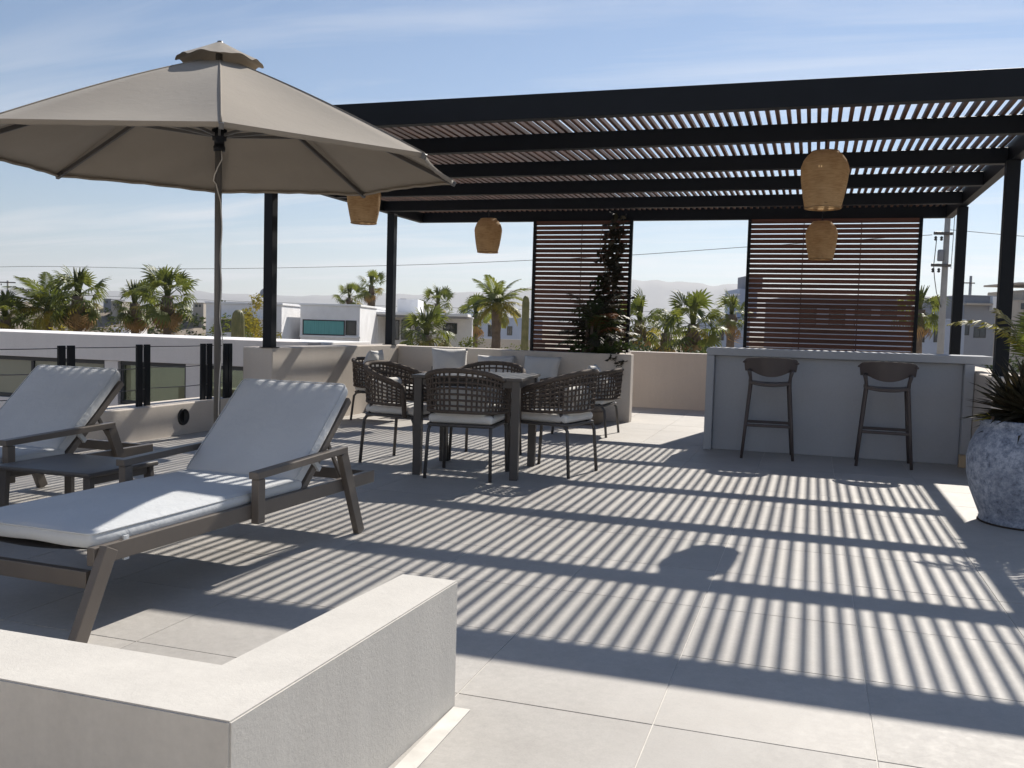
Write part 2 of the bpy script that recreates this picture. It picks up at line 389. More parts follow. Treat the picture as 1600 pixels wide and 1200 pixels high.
# ------------------------------------------------------------------ ground, hills, mountains
g = MB(); g.grid(lambda u, v_: ((u-0.5)*16000, (v_-0.5)*16000, GZ), 8, 8, False)
tag(g.build('ground', 'ground_sand'), kind='structure')
def ridge(name, mtl, depth, lat0, lat1, prof, thick, seed, n=160, rough=0.06):
    """a ridge that stands at a given distance along the camera's heading; real relief with spurs"""
    rr = random.Random(seed); mb = MB()
    offs = [[rr.uniform(0, 6.28) for _ in range(6)] for _ in range(2)]
    def hgt(u):
        x = u*(len(prof)-1); i = min(int(x), len(prof)-2); f_ = x-i; f_ = f_*f_*(3-2*f_)
        h_ = prof[i]*(1-f_)+prof[i+1]*f_
        k = sum(math.sin(u*fq+offs[0][j])/ (j+1.6) for j, fq in enumerate((37, 71, 133, 251, 420)))
        return h_*(1+rough*k)
    def fn(u, v_):
        lat = lat0+(lat1-lat0)*u; s = abs(2*v_-1)
        spur = 1+0.25*math.sin(u*90+offs[1][0])*s*(1-s)*2
        d_ = depth+(v_-0.5)*thick; z = GZ-2+(hgt(u)-GZ+2)*(1-s)**1.25*spur
        return (math.cos(YAW)*lat-math.sin(YAW)*d_, math.sin(YAW)*lat+math.cos(YAW)*d_, z)
    mb.grid(fn, n, 14)
    return tag(mb.build(name, mtl), kind='structure')
ridge('mountain_range', 'mountain', 6300, -5200, 5200,
      [60, 90, 120, 110, 140, 165, 150, 172, 190, 160, 165, 190, 205, 225, 240, 330, 355, 340, 335, 300, 290, 270, 300, 280, 240, 220, 200, 160, 120], 1500, 3, 300)
ridge('desert_hill', 'hill_ground', 175, -150, -20, [2.2, 3.4, 3.9, 3.5, 3.2, 2.7, 1.6, 0.2, -2, -4], 90, 11, 80, 0.05)
ridge('desert_hill', 'hill_ground', 300, 60, 330, [-3, 1.5, 4, 5, 5.5, 6, 5, 3], 80, 12, 60, 0.05)

# ------------------------------------------------------------------ terrace floor: separate tiles on a mortar bed
TX0, TY0, TS = -0.3857, 2.5744, 0.6
FX0, FX1, FY0, FY1 = -5.72, 3.4, -3.59, 13.3
fl = MB().box(FX0, FX1, FY0, FY1, -0.35, -0.0026).build('terrace_floor', 'grout'); tag(fl, kind='structure')
tile_mb = MB(); e = TS/2-0.0021
tile_mb.box(-e, e, -e, e, -0.0036, 0.0, bev=0.0008)
tile_me = tile_mb.mesh('tile', 'tile'); rest = MB()
for i in range(-10, 7):
    for j in range(-11, 19):
        x0, y0 = TX0+i*TS, TY0+j*TS
        ax0, ax1, ay0, ay1 = max(x0, FX0), min(x0+TS, FX1), max(y0, FY0), min(y0+TS, FY1)
        if ax1-ax0 < 0.02 or ay1-ay0 < 0.02: continue
        full = ax1-ax0 > TS-0.001 and ay1-ay0 > TS-0.001
        vis = any(in_view((x, y, 0)) for x in (ax0, (ax0+ax1)/2, ax1) for y in (ay0, (ay0+ay1)/2, ay1))
        dz = rnd.uniform(-0.0003, 0.0003)
        if vis and full: obj('tile', tile_me, fl, ((ax0+ax1)/2, (ay0+ay1)/2, dz))
        elif vis: MB().box(ax0+0.0016, ax1-0.0016, ay0+0.0016, ay1-0.0016, -0.0036, dz).build('tile', 'tile', fl)
        else: rest.box(ax0+0.0016, ax1-0.0016, ay0+0.0016, ay1-0.0016, -0.0036, 0)
tag(rest.build('tile_field', 'tile', fl), kind='stuff')
tag(MB().box(FX0+0.3, FX1-0.1, FY0+0.1, FY1-0.1, GZ, -0.352).build('building_base', 'wing_white'), kind='structure')

# ------------------------------------------------------------------ walls
def wall(name, label, dims, mtl='plaster', cat='wall', bev=0.012):
    return tag(MB().box(*dims, bev=bev).build(name, mtl), label, cat)
WT = 0.84
wall('parapet_wall', 'tall beige parapet wall carrying the two pergola posts on the left', (-5.62, -5.27, 8.2, 11.5, -0.3, WT))
wall('parapet_wall', 'beige back parapet wall behind the corner sofa', (-5.265, -3.75, 11.2, 11.5, -0.3, 0.828))
wall('parapet_wall', 'shaded back wall in the recess between planter and bar', (-3.7, 1.365, 13.3, 13.6, -0.3, 0.812))
wall('parapet_wall', 'right hand parapet wall beside the bar, under the right posts', (1.37, 1.70, 8.12, 13.6, -0.3, 0.835))
lw = wall('low_wall', 'low beige ledge wall under the cable railing', (-6.04, -5.72, 1.0, 8.195, -0.3, 0.305))
# L-shaped low wall in the foreground
mb = MB(); zt = 0.377
L = [(-0.96, 2.488), (-1.14, 2.488), (-1.19, 1.668), (-6.2, 1.632), (-6.2, 1.43), (-1.0, 1.43)]
bm = bmesh.new(); lo = [bm.verts.new((x, y, 0.0005)) for x, y in L]; hi = [bm.verts.new((x, y, zt)) for x, y in L]
bm.faces.new(hi[::-1]); bm.faces.new(lo)
for i in range(6): j = (i+1) % 6; bm.faces.new((lo[j], lo[i], hi[i], hi[j]))
bmesh.ops.recalc_face_normals(bm, faces=bm.faces)
bmesh.ops.bevel(bm, geom=[e_ for e_ in bm.edges if e_.verts[0].co.z > 0.1 or e_.verts[1].co.z > 0.1], offset=0.0035, segments=2, affect='EDGES')
me = bpy.data.meshes.new('low_wall'); bm.to_mesh(me); bm.free(); me.materials.append(M['plaster_low'])
fw = tag(obj('low_wall', me), 'L-shaped rough plaster low wall in the near foreground', 'wall')
MB().box(-0.958, -0.905, 1.2, 2.47, 0.0006, 0.0035).build('mortar_strip', 'grout', fw)

# added plastered block with a door, unseen behind the camera, to bounce sunlight forward
sh = tag(thing('bounce_block', None, None, (-2.5, -3.6, 0)), kind='structure')
MB().box(-5.5, 3.6, -3.0, 0.0, -0.3, 2.75, bev=0.01).build('wall', 'plaster', sh)
MB().box(-5.6, 3.7, -3.1, 0.1, 2.752, 2.9, bev=0.01).build('roof', 'plaster', sh)
MB().box(1.2, 2.15, 0.001, 0.05, 0.0, 2.15, bev=0.01).build('door', 'frame_taupe', sh)

# round black vent light in the ledge wall
wl = thing('wall_light', 'round black wall light set in the low ledge wall', 'wall light', (-5.72, 7.38, 0.172))
p = [(0.0, 0.0), (0.055, 0.0), (0.062, 0.006), (0.07, 0.012), (0.078, 0.012), (0.082, 0.004), (0.082, -0.03)]
o = MB().lathe(p[::-1], 28).build('bezel', 'plastic_black', wl, (0.002, 0, 0), (0, PI/2, 0))
MB().box(-0.045, 0.045, -0.004, 0.004, 0.004, 0.016).build('louvre', 'plastic_black', wl, (0.002, 0, 0), (0, PI/2, 0))

# cable railing on the ledge: paired flat posts and three cables
cr = thing('cable_railing', 'black paired-post cable railing on the low ledge wall', 'railing', (-5.8, 6.0, 0.305))
ys = [5.09, 6.01, 6.917, 7.835, 8.06]
for k, y in enumerate((4.2, 5.09, 6.009, 6.918, 7.837)):
    for s, dz in ((-0.051, 0.0), (0.051, 0.0)):
        MB().box(-0.012, 0.012, -0.035, 0.035, 0, 0.565, bev=0.003).build('post', 'metal_black', cr, (0, y+s-6.0, 0))
for y in (8.085, 8.16):
    MB().box(-0.012, 0.012, -0.03, 0.03, 0, 0.565, bev=0.003).build('post', 'metal_black', cr, (0.05, y-6.0, 0))
for z, sag in ((0.545, 0.004), (0.355, 0.012), (0.16, 0.01)):
    pts = [(0, -3.5+5.65*k/40, z-sag*abs(math.sin(PI*(k/40*6.2)))) for k in range(41)]
    MB().tube(pts, 0.004, 6).build('cable', 'frame_grey', cr)

# ------------------------------------------------------------------ house wing across the light well
hw = thing('house_wing', 'shaded house wing with flat parapet and glazed openings beyond the railing', 'building', (-6.0, 9.5, 0))
def hb(name, mtl, x0, x1, y0, y1, z0, z1, parent=hw, bev=0.006): return MB().box(x0+6.0, x1+6.0, y0-9.5, y1-9.5, z0, z1, bev=bev).build(name, mtl, parent)
hb('parapet', 'wing_white', -15, -5.625, 9.5, 9.8, 0.553, 0.872)
hb('roof', 'house_white', -15, -5.625, 9.803, 11.1, 0.60, 0.868)
for x0, x1 in ((-8.58, -8.37), (-7.345, -7.12), (-11.3, -11.05)):
    hb('column', 'wing_white', x0, x1, 9.52, 9.76, -2.6, 0.551)
hb('sill_wall', 'wing_white', -15, -5.63, 9.53, 9.74, -2.6, 0.0)
for x0, x1 in ((-11.045, -8.585), (-8.365, -7.35), (-7.115, -5.64), (-14.9, -11.305)):
    wn = hb('window', 'frame_dark', x0, x1, 9.56, 9.62, 0.50, 0.55)
    hb('frame', 'frame_dark', x0, x1, 9.56, 9.62, 0.002, 0.05, wn).location = (0, 0, 0)
    for xx in (x0, x1-0.045, x0+0.30 if x1-x0 < 1.2 else (x0+x1)/2):
        hb('frame', 'frame_dark', xx, xx+0.045, 9.562, 9.618, 0.052, 0.498, wn)
    hb('pane', 'glass' if x0 > -8.4 else 'glass_olive', x0+0.046, x1-0.046, 9.588, 9.592, 0.052, 0.498, wn, 0)
hb('back_wall', 'wing_white', -15, -7.9, 12.4, 12.6, -2.6, 0.58)
hb('back_wall', 'wing_white', -7.0, -5.7, 12.4, 12.6, -2.6, 0.25)
hb('inner_ledge', 'house_beige', -8.3, -5.7, 10.6, 10.9, -2.6, 0.17)
hb('floor', 'wing_white', -15, -5.63, 9.75, 12.4, -2.75, -2.62)
hb('light_well_floor', 'wing_white', -15, -6.05, 1.0, 9.5, -2.75, -2.62)

# ------------------------------------------------------------------ bar counter
bar = thing('bar_counter', 'grey plastered bar counter with two stools in front', 'bar counter', (0.2, 9.2, 0))
BX0, BX1, BY = -0.955, 1.36, 8.92
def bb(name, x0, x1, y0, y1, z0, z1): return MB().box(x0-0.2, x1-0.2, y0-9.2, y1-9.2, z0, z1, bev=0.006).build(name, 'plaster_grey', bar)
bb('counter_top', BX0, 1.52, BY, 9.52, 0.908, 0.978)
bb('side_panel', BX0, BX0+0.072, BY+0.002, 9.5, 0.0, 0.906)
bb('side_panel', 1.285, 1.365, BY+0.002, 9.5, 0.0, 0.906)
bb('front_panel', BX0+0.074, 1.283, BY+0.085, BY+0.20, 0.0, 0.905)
tag(MB().box(-0.034, 0.034, -0.03, 0.03, 0, 0.112, bev=0.006).build('sunlit_patch_block', 'sunlit_patch_tan', None, (1.30, 8.86, 0)), 'small tan block coloured as the sunlit patch at the right end of the bar', 'box')  # stands in for a sunlit gap, its light painted as tan

# ------------------------------------------------------------------ pergola
PX0, PX1, ZB, ZT = -5.40, 1.52, 2.56, 2.727
pg = thing('pergola', 'black steel pergola with brown wooden roof slats over the terrace', 'pergola', (-1.94, 9.1, 0))
def pb(name, mtl, x0, x1, y0, y1, z0, z1, bev=0.003): return MB().box(x0+1.94, x1+1.94, y0-9.1, y1-9.1, z0, z1, bev=bev).build(name, mtl, pg)
pb('beam', 'metal_black', PX0, PX1, 6.14, 6.22, ZB, ZT); pb('beam', 'metal_black', PX0, PX1, 12.055, 12.135, ZB, ZT)
pb('side_beam', 'metal_black', PX0, PX0+0.08, 6.221, 12.054, ZB, ZT); pb('side_beam', 'metal_black', PX1-0.08, PX1, 6.221, 12.054, ZB, ZT)
BEAMS = (7.214, 8.41, 9.563, 10.81)
for y in BEAMS: pb('beam', 'metal_black', PX0+0.081, PX1-0.081, y, y+0.08, ZB+0.001, 2.688)
for x, y, zb in ((-5.335, 8.25, WT), (-5.335, 11.1, WT), (1.455, 8.3, 0.835), (1.485, 11.1, 0.835)):
    po = pb('post', 'metal_black', x-0.05, x+0.05, y-0.05, y+0.05, zb, ZB-0.001)
    MB().box(x+1.94-0.075, x+1.94+0.075, y-9.1-0.07, y-9.1+0.07, zb+0.0005, zb+0.008).build('base_plate', 'metal_black', po)
slat_me = MB().box(-0.0138, 0.0138, -2.91, 2.91, 0, 0.034, bev=0.002).mesh('slat', 'wood_slat')
x = PX0+0.105; k = 0
while x < PX1-0.095:
    o = obj('slat', slat_me, pg, (x+1.94+rnd.uniform(-0.004, 0.004), 9.138-9.1, 2.6895+rnd.uniform(0, 0.0015)))
    o.rotation_euler = (0, rnd.uniform(-0.03, 0.03), rnd.uniform(-0.0006, 0.0006)); x += 0.0712; k += 1

# hanging slat screens
def screen(name, label, x0, x1, z0, z1, n, rods):
    s = thing(name, label, 'screen', ((x0+x1)/2, 12.02, z0)); W = x1-x0; Hh = z1-z0
    for sx in (-1, 1): MB().box(sx*W/2-0.02, sx*W/2+0.02, -0.025, 0.025, 0, Hh, bev=0.003).build('stile', 'metal_black', s)
    pitch = Hh/n
    me_ = MB().box(-W/2+0.021, W/2-0.021, -0.010, 0.010, 0, 0.0495, bev=0.002).mesh('slat', 'wood_screen')
    for i in range(n): obj('slat', me_, s, (0, rnd.uniform(-0.002, 0.002), Hh-0.012-(i+0.68)*pitch+rnd.uniform(-0.001, 0.001)))
    MB().box(-W/2+0.021, W/2-0.021, -0.02, 0.02, Hh-0.03, Hh, bev=0.002).build('head_rail', 'wood_screen', s)
    for xr in rods: MB().tube([(xr, 0.017, 0), (xr, 0.017, Hh-0.02)], 0.006, 6).build('rod', 'metal_black', s)
    return s
screen('slat_screen', 'narrow brown slat screen behind the planter', -3.645, -2.325, 0.66, 2.555, 31, (-0.01,))
screen('slat_screen', 'wide brown slat screen behind the bar', -0.82, 1.165, 0.40, 2.555, 35, (-0.34, 0.33))

# lanterns
def lantern(label, x, y, z=2.075, s=1.0):
    L_ = thing('hanging_lantern', label, 'lantern', (x, y, z), 0, 'woven lanterns under the pergola')
    rr = random.Random(int(x*100)); ph = rr.uniform(0, 6)
    prof = [(0.128, 0.0), (0.135, 0.03), (0.150, 0.10), (0.164, 0.19), (0.172, 0.27), (0.168, 0.30), (0.152, 0.345), (0.125, 0.385), (0.096, 0.41), (0.05, 0.418), (0.012, 0.42)]
    prof = [(r*s, zz) for r, zz in prof]
    MB().lathe(prof, 40, jit=lambda a, z: 1+0.014*math.sin(3*a+ph+z*9)+0.008*math.sin(11*a+z*30)).build('shade', 'lantern_fibre', L_)
    for r, zr in ((prof[0][0], 0.0), (prof[-3][0], 0.41)):
        MB().tube([(r*math.cos(a*PI/16), r*math.sin(a*PI/16), zr) for a in range(32)], 0.006, 6, True).build('rim', 'lantern_fibre', L_)
    MB().tube([(0, 0, 0.22), (0, 0, 2.56-z)], 0.006, 6).build('cord', 'plastic_black', L_)
    MB().lathe([(0.0, 0.24), (0.035, 0.20), (0.042, 0.16), (0.03, 0.12), (0.0, 0.105)][::-1], 14).build('bulb', 'cord_white', L_)
    MB().bar((-prof[0][0], 0, 0.002), (prof[0][0], 0, 0.002), 0.006, 0.006).build('spreader', 'lantern_fibre', L_)
    return L_
lantern('large woven lantern nearest the camera, upper right under the pergola', 0.025, 7.254, 2.068)
lantern('woven lantern hanging in front of the wide slat screen', 0.04, 10.85, 1.97)
lantern('woven lantern hanging left of the narrow slat screen', -3.90, 10.85, 2.04)
lantern('woven lantern half hidden behind the umbrella canopy', -4.38, 8.45, 2.13)

# ------------------------------------------------------------------ umbrella
um = thing('patio_umbrella', 'large taupe octagonal patio umbrella with open canopy', 'umbrella', (-3.48, 4.815, 0))
UR, UZ, UT, U0 = 1.473, 2.06, 2.70, -0.94
def uv_pt(a, r):  # canopy surface: straight along the ribs, panels dip between them
    k = (a-U0)/(PI/4); f_ = k-math.floor(k); e_ = math.cos(PI/8)/math.cos((f_-0.5)*PI/4)
    s = 4*f_*(1-f_)
    rr = UR*r*(e_ - 0.022*s*r); t_ = r
    z = UT-(UT-UZ)*(t_**1.06) + 0.012*math.sin(PI*t_) - 0.045*s*math.sin(PI*min(1, t_*0.95))*t_ + 0.012*s*t_**8
    dx, dy = rr*math.cos(a), rr*math.sin(a)
    return (dx, dy, z-0.008*dx+0.024*dy)
NA, NR = 96, 18
canopy = MB()
canopy.grid(lambda u, v_: uv_pt(U0+2*PI*u, 0.09+0.91*v_), NA, NR)
# turned-in hem, a little crumpled
def hem(u, v_):
    a = U0+2*PI*u; x_, y_, z_ = uv_pt(a, 1.0); k = 1-0.014*v_
    return (x_*k, y_*k, z_-0.022*math.sin(v_*PI*0.9)-0.004*v_+0.004*math.sin(a*37)*v_)
canopy.grid(hem, NA, 3)
cn = canopy.build('canopy', 'canopy', um)
for k in range(8):  # sewn seams over the ribs
    a = U0+k*PI/4
    MB().tube([Vector(uv_pt(a, 0.1+0.9*j/14))+Vector((0, 0, 0.001)) for j in range(15)], 0.0045, 5).build('seam', 'canopy', cn)
def capf(u, v_):
    a = U0+2*PI*u; k = (a-U0)/(PI/4); f_ = k-math.floor(k); s = math.sin(PI*f_)
    r = 0.012+0.245*v_*(1-0.05*s)
    z = 2.79-0.128*v_**1.05 + (0.017*s+0.004*math.sin(a*13+1))*v_**2.2
    return (r*math.cos(a), r*math.sin(a), z+0.02*r*math.sin(a))
MB().grid(capf, 96, 8).build('vent_cap', 'canopy', um)
MB().tube([(0, 0, 0.06), (-0.004, 0, 1.4), (-0.006, 0, 2.72)], 0.021, 14).build('pole', 'pole_grey', um)
MB().lathe([(0.0, 2.80), (0.016, 2.795), (0.02, 2.775), (0.02, 2.74)][::-1], 12).build('finial', 'pole_grey', um)
MB().lathe([(0.022, 2.14), (0.034, 2.14), (0.036, 2.165), (0.030, 2.175), (0.030, 2.20), (0.042, 2.205), (0.045, 2.27), (0.034, 2.275), (0.022, 2.275)], 16).build('runner', 'metal_black', um)
MB().lathe([(0.022, 2.60), (0.05, 2.605), (0.05, 2.655), (0.022, 2.66)], 16).build('hub', 'metal_black', um)
for k in range(8):
    a = U0+k*PI/4
    e1 = Vector(uv_pt(a, 0.992))+Vector((0, 0, -0.02)); e0 = Vector((0.045*math.cos(a), 0.045*math.sin(a), 2.632))
    rb = MB().bar(e0, e1, 0.018, 0.026).build('rib', 'frame_grey', um)
    mdp = e0.lerp(e1, 0.47)+Vector((0, 0, -0.012))
    MB().bar((0.04*math.cos(a), 0.04*math.sin(a), 2.235), mdp, 0.014, 0.02).build('strut', 'pole_grey', rb)
    MB().bar(e1-(e1-e0).normalized()*0.04, e1+(e1-e0).normalized()*0.022, 0.024, 0.03).build('rib_tip', 'pole_grey', rb)
pts = [(0.027+0.003*math.sin(k*0.9)+(0.012*math.sin((k-20)*0.5) if k > 20 else 0), -0.012-0.003*math.cos(k), 2.14-k*0.052) for k in range(32)]
pts[2:6] = [(0.012, -0.03, 2.04), (-0.012, -0.03, 1.99), (-0.02, -0.028, 1.96), (0.0, -0.03, 1.94)]
MB().tube(pts, 0.0035, 6).build('pull_cord', 'cord_white', um)
MB().lathe([(0.0, 0.0), (0.27, 0.0), (0.27, 0.045), (0.25, 0.06), (0.06, 0.066), (0.034, 0.08), (0.034, 0.36), (0.022, 0.36)], 40).build('base', 'frame_grey', um)

# ------------------------------------------------------------------ sun loungers
def lounger(label):
    t_ = thing('sun_lounger', label, 'sun lounger', (0, 0, 0), 0, 'sun loungers on the terrace')
    W = 0.335; B = lambda: MB()
    for s in (-1, 1):
        B().bar((s*W, 0.155, 0.278), (s*W, 2.17, 0.278), 0.034, 0.066).build('side_rail', 'frame_taupe', t_)
        B().bar((s*(W+0.035), 0.205, 0.305), (s*(W+0.035), 0.06, 0.003), 0.034, 0.06, up=(0, 1, 0)).build('leg', 'frame_taupe', t_)
        B().bar((s*(W+0.036), 1.785, 0.455), (s*(W+0.036), 1.975, 0.003), 0.034, 0.062, up=(0, 1, 0)).build('leg', 'frame_taupe', t_)
        B().bar((s*(W+0.036), 1.04, 0.441), (s*(W+0.036), 1.805, 0.470), 0.05, 0.032).build('armrest', 'frame_taupe', t_)
        B().box(s*(W+0.036)-0.02, s*(W+0.036)+0.02, 1.052, 1.102, 0.225, 0.4235, bev=0.004).build('arm_post', 'frame_taupe', t_)
    B().bar((-W, 0.15, 0.20), (W, 0.15, 0.20), 0.032, 0.06).build('cross_bar', 'frame_taupe', t_)
    B().bar((-W, 2.152, 0.278), (W, 2.152, 0.278), 0.034, 0.060).build('cross_bar', 'frame_taupe', t_)
    # sling under the seat cushion
    B().grid(lambda u, v_: (-W+0.02+(2*W-0.04)*u, 0.175+1.29*v_, 0.300-0.022*math.sin(PI*u)), 6, 4).build('seat_sling', 'frame_grey', t_)
    # raised back: frame, sling, strut
    hy, hz = 1.49, 0.295; ang = math.radians(43.5); c_, s_ = math.cos(ang), math.sin(ang)
    def bp(x_, d_, off): return (x_, hy+d_*c_-off*s_, hz+d_*s_+off*c_)
    bf = B()
    for s in (-1, 1): bf.bar(bp(s*(W-0.02), 0, 0), bp(s*(W-0.02), 0.61, 0), 0.03, 0.036)
    bf.bar(bp(-W+0.036, 0.595, 0), bp(W-0.036, 0.595, 0), 0.03, 0.03)
    bk = bf.build('backrest_frame', 'frame_taupe', t_)
    B().grid(lambda u, v_: bp(-W+0.035+(2*W-0.07)*u, 0.01+0.56*v_, 0.004-0.012*math.sin(PI*u)), 6, 4).build('back_sling', 'frame_grey', bk)
    for s in (-1, 1):
        B().bar(bp(s*(W-0.05), 0.36, -0.02), (s*(W-0.05), 1.93, 0.29), 0.014, 0.022).build('support_strut', 'frame_taupe', bk)
    # cushions
    sc_ = weld(rbox(0.66, 1.335, 0.064, 0.026, 12, 0.010, 3, 0.0028).build('seat_cushion', 'cushion', t_, (0, 0.8325, 0.298)))
    bc = weld(rbox(0.655, 0.65, 0.075, 0.03, 12, 0.014, 5, 0.003).build('back_cushion', 'cushion', t_))
    q = Vector(bp(0, 0.322, 0.018)); bc.location = q; bc.rotation_euler = (ang, 0, 0)
    def piping(par, w_, d_, z):
        pp = []; r_ = 0.03
        for cx_, cy_, a0 in ((w_/2-r_, d_/2-r_, 0), (-w_/2+r_, d_/2-r_, PI/2), (-w_/2+r_, -d_/2+r_, PI), (w_/2-r_, -d_/2+r_, 1.5*PI)):
            for k in range(5): a = a0+k*PI/8; pp.append((cx_+r_*math.cos(a), cy_+r_*math.sin(a), z))
        MB().tube(pp, 0.0035, 5, True).build('piping', 'cushion', par)
    piping(sc_, 0.655, 1.33, 0.056); piping(bc, 0.65, 0.645, 0.066)
    for s in (-1, 1):  # straps round the frame
        B().box(s*0.345-0.004, s*0.345+0.004, 0.30, 0.325, 0.236, 0.325).build('strap', 'cushion', sc_, (0, -0.8325, -0.298))
        B().box(s*0.335-0.010, s*0.335+0.010, -0.012, 0.012, -0.045, 0.05).build('strap', 'cushion', bc, (0, -0.16, 0))
    return t_
l1 = lounger('near cream cushioned sun lounger with its backrest raised, half in sunlight'); l1.location = (-2.715, 2.425, 0); l1.rotation_euler = (0, 0, math.radians(-2.2))
l2 = copy_tree(l1); l2['label'] = 'far left cream cushioned sun lounger cut by the left edge of the picture'; l2.location = (-4.425, 2.70, 0)

# side table between the loungers
st = thing('side_table', 'low dark square side table between the two sun loungers', 'side table', (-3.59, 3.80, 0))
weld(rbox(0.60, 0.50, 0.024, 0.008, 4).build('table_top', 'frame_grey', st, (0, 0, 0.336)))
for sx in (-1, 1):
    for sy in (-1, 1): MB().bar((sx*0.262, sy*0.212, 0.335), (sx*0.275, sy*0.225, 0.0), 0.045, 0.03, up=(0, 1, 0)).build('leg', 'frame_grey', st)
    MB().box(sx*0.262-0.012, sx*0.262+0.012, -0.19, 0.19, 0.295, 0.334, bev=0.003).build('apron', 'frame_grey', st)

# ------------------------------------------------------------------ dining set
TC, TR = (-2.455, 6.70), math.radians(7)
dt = thing('dining_table', 'dark square outdoor dining table among the woven chairs', 'table', (*TC, 0), TR)
for k in range(7):
    x0 = -0.42+k*0.12; MB().box(x0+0.002, x0+0.118, -0.42, 0.42, 0.728, 0.75, bev=0.002).build('plank', 'frame_grey', dt)
for sx in (-1, 1):
    for sy in (-1, 1): MB().box(sx*0.37-0.03, sx*0.37+0.03, sy*0.37-0.03, sy*0.37+0.03, 0, 0.7275, bev=0.003).build('leg', 'frame_grey', dt)
    MB().box(sx*0.37-0.015, sx*0.37+0.015, -0.358, 0.358, 0.675, 0.727, bev=0.002).build('apron', 'frame_grey', dt)
    MB().box(-0.358, 0.358, sx*0.37-0.015, sx*0.37+0.015, 0.675, 0.727, bev=0.002).build('apron', 'frame_grey', dt)

def woven_chair(name, label, cat, group, k=1.0, seat=0.40, top=0.80, low=0.50, front_drop=0.17, D=0.29, W=0.29, pil=True):
    t_ = thing(name, label, cat, (0, 0, 0), 0, group); AM = math.radians(118)
    def pl(a): return (W*math.copysign(abs(math.sin(a))**0.75, a), -D*math.copysign(abs(math.cos(a))**0.9, math.cos(a)))
    def zt_(a): return top-front_drop*(abs(a)/AM)**1.7
    def zl_(a): return low-0.012*(abs(a)/AM)
    def pt(a, f_, out_=0.0):
        x_, y_ = pl(a); lean = 1+0.05*f_
        return (x_*lean*(1+out_), y_*lean*(1+out_), zl_(a)+(zt_(a)-zl_(a))*f_)
    N = 36; A = [-AM+2*AM*i/N for i in range(N+1)]
    MB().tube([pt(a, 1) for a in A], 0.020, 8).build('top_rail', 'rope', t_)
    MB().tube([pt(a, 0) for a in A], 0.013, 8).build('bottom_rail', 'rope', t_)
    wv_ = MB()
    for i in range(33):  # upright cords
        a = -AM+2*AM*(i+0.5)/33; s = 1 if i % 2 else -1
        wv_.tube([pt(a, f_, s*0.012*math.cos(f_*PI*5)) for f_ in [j/10 for j in range(11)]], 0.0082, 5, cap=False)
    for j in range(6):   # cords running round the back
        f_ = (j+1)/7; s = 1 if j % 2 else -1
        wv_.tube([pt(a, f_, -s*0.012*math.cos(i*PI*33/N)) for i, a in enumerate(A)], 0.0086, 5, cap=False)
    wv_.build('woven_back', 'rope', t_)
    for s in (-1, 1):
        ex, ey, ez = pt(s*AM, 1)
        MB().tube([(ex, ey, ez+0.004), (ex, ey+0.004, ez-0.06), (ex*0.985, ey+0.01, low-0.02), (ex*0.96, ey+0.012, seat-0.01)], [0.017, 0.02, 0.021, 0.017], 8).build('arm_post', 'rope', t_)
        rx = 0.235*k
        MB().tube([(s*rx*0.9, -0.16*k, seat-0.005), (s*rx*0.98, -0.21*k, seat-0.015), (s*rx, -0.235*k, seat-0.05), (s*(rx+0.012), -0.262*k, 0)], 0.0135, 8).build('leg', 'frame_grey', t_)
        MB().tube([(s*rx*0.9, 0.17*k, seat-0.005), (s*rx*1.02, 0.22*k, seat-0.015), (s*(rx+0.01), 0.24*k, seat-0.05), (s*(rx+0.018), 0.262*k, 0)], 0.0135, 8).build('leg', 'frame_grey', t_)
        MB().tube([(s*rx*0.98, -0.17*k, low), (s*rx*0.97, -0.19*k, seat-0.005)], 0.014, 8).build('back_upright', 'frame_grey', t_)
    q = 0.245*k
    MB().tube([(q, -0.2*k, seat-0.005), (q, 0.2*k, seat-0.005), (q*0.85, 0.24*k, seat-0.005), (-q*0.85, 0.24*k, seat-0.005), (-q, 0.2*k, seat-0.005), (-q, -0.2*k, seat-0.005), (-q*0.85, -0.235*k, seat-0.005), (q*0.85, -0.235*k, seat-0.005)], 0.012, 8, True).build('seat_frame', 'frame_grey', t_)
    MB().grid(lambda u, v_: (-q*0.97+2*q*0.97*u, (-0.22+0.45*v_)*k, seat-0.002), 2, 2).build('seat_panel', 'frame_grey', t_)
    weld(rbox(0.49*k, 0.48*k, 0.068, 0.03, 7, 0.012, 9, 0.001).build('seat_cushion', 'cushion_warm', t_, (0, 0.012, seat+0.006)))
    if pil:
        bc_ = weld(rbox(0.40*k, 0.21, 0.075, 0.035, 6, 0.012, 4).build('back_cushion', 'cushion_warm', t_, (0, -0.225*k+0.06, seat+0.165), (math.radians(80), 0, 0)))
    return t_
def put(o, x_, y_, rz_): o.location = (x_, y_, 0); o.rotation_euler = (0, 0, math.radians(rz_)); return o
DG = 'woven dining chairs around the square table'
dc = woven_chair('dining_chair', 'woven rope dining chair with its back to the camera, in front of the table', 'chair', DG)
put(dc, -2.44, 6.44, 6)
for lab, x_, y_, rz_ in (('woven rope dining chair on the left side of the square table', -3.13, 6.82, -98),
                         ('woven rope dining chair on the right side of the square table', -1.90, 6.93, 78),
                         ('woven rope dining chair on the far side of the table, mostly hidden', -2.62, 7.38, 186)):
    c_ = copy_tree(dc); c_['label'] = lab; put(c_, x_, y_, rz_)

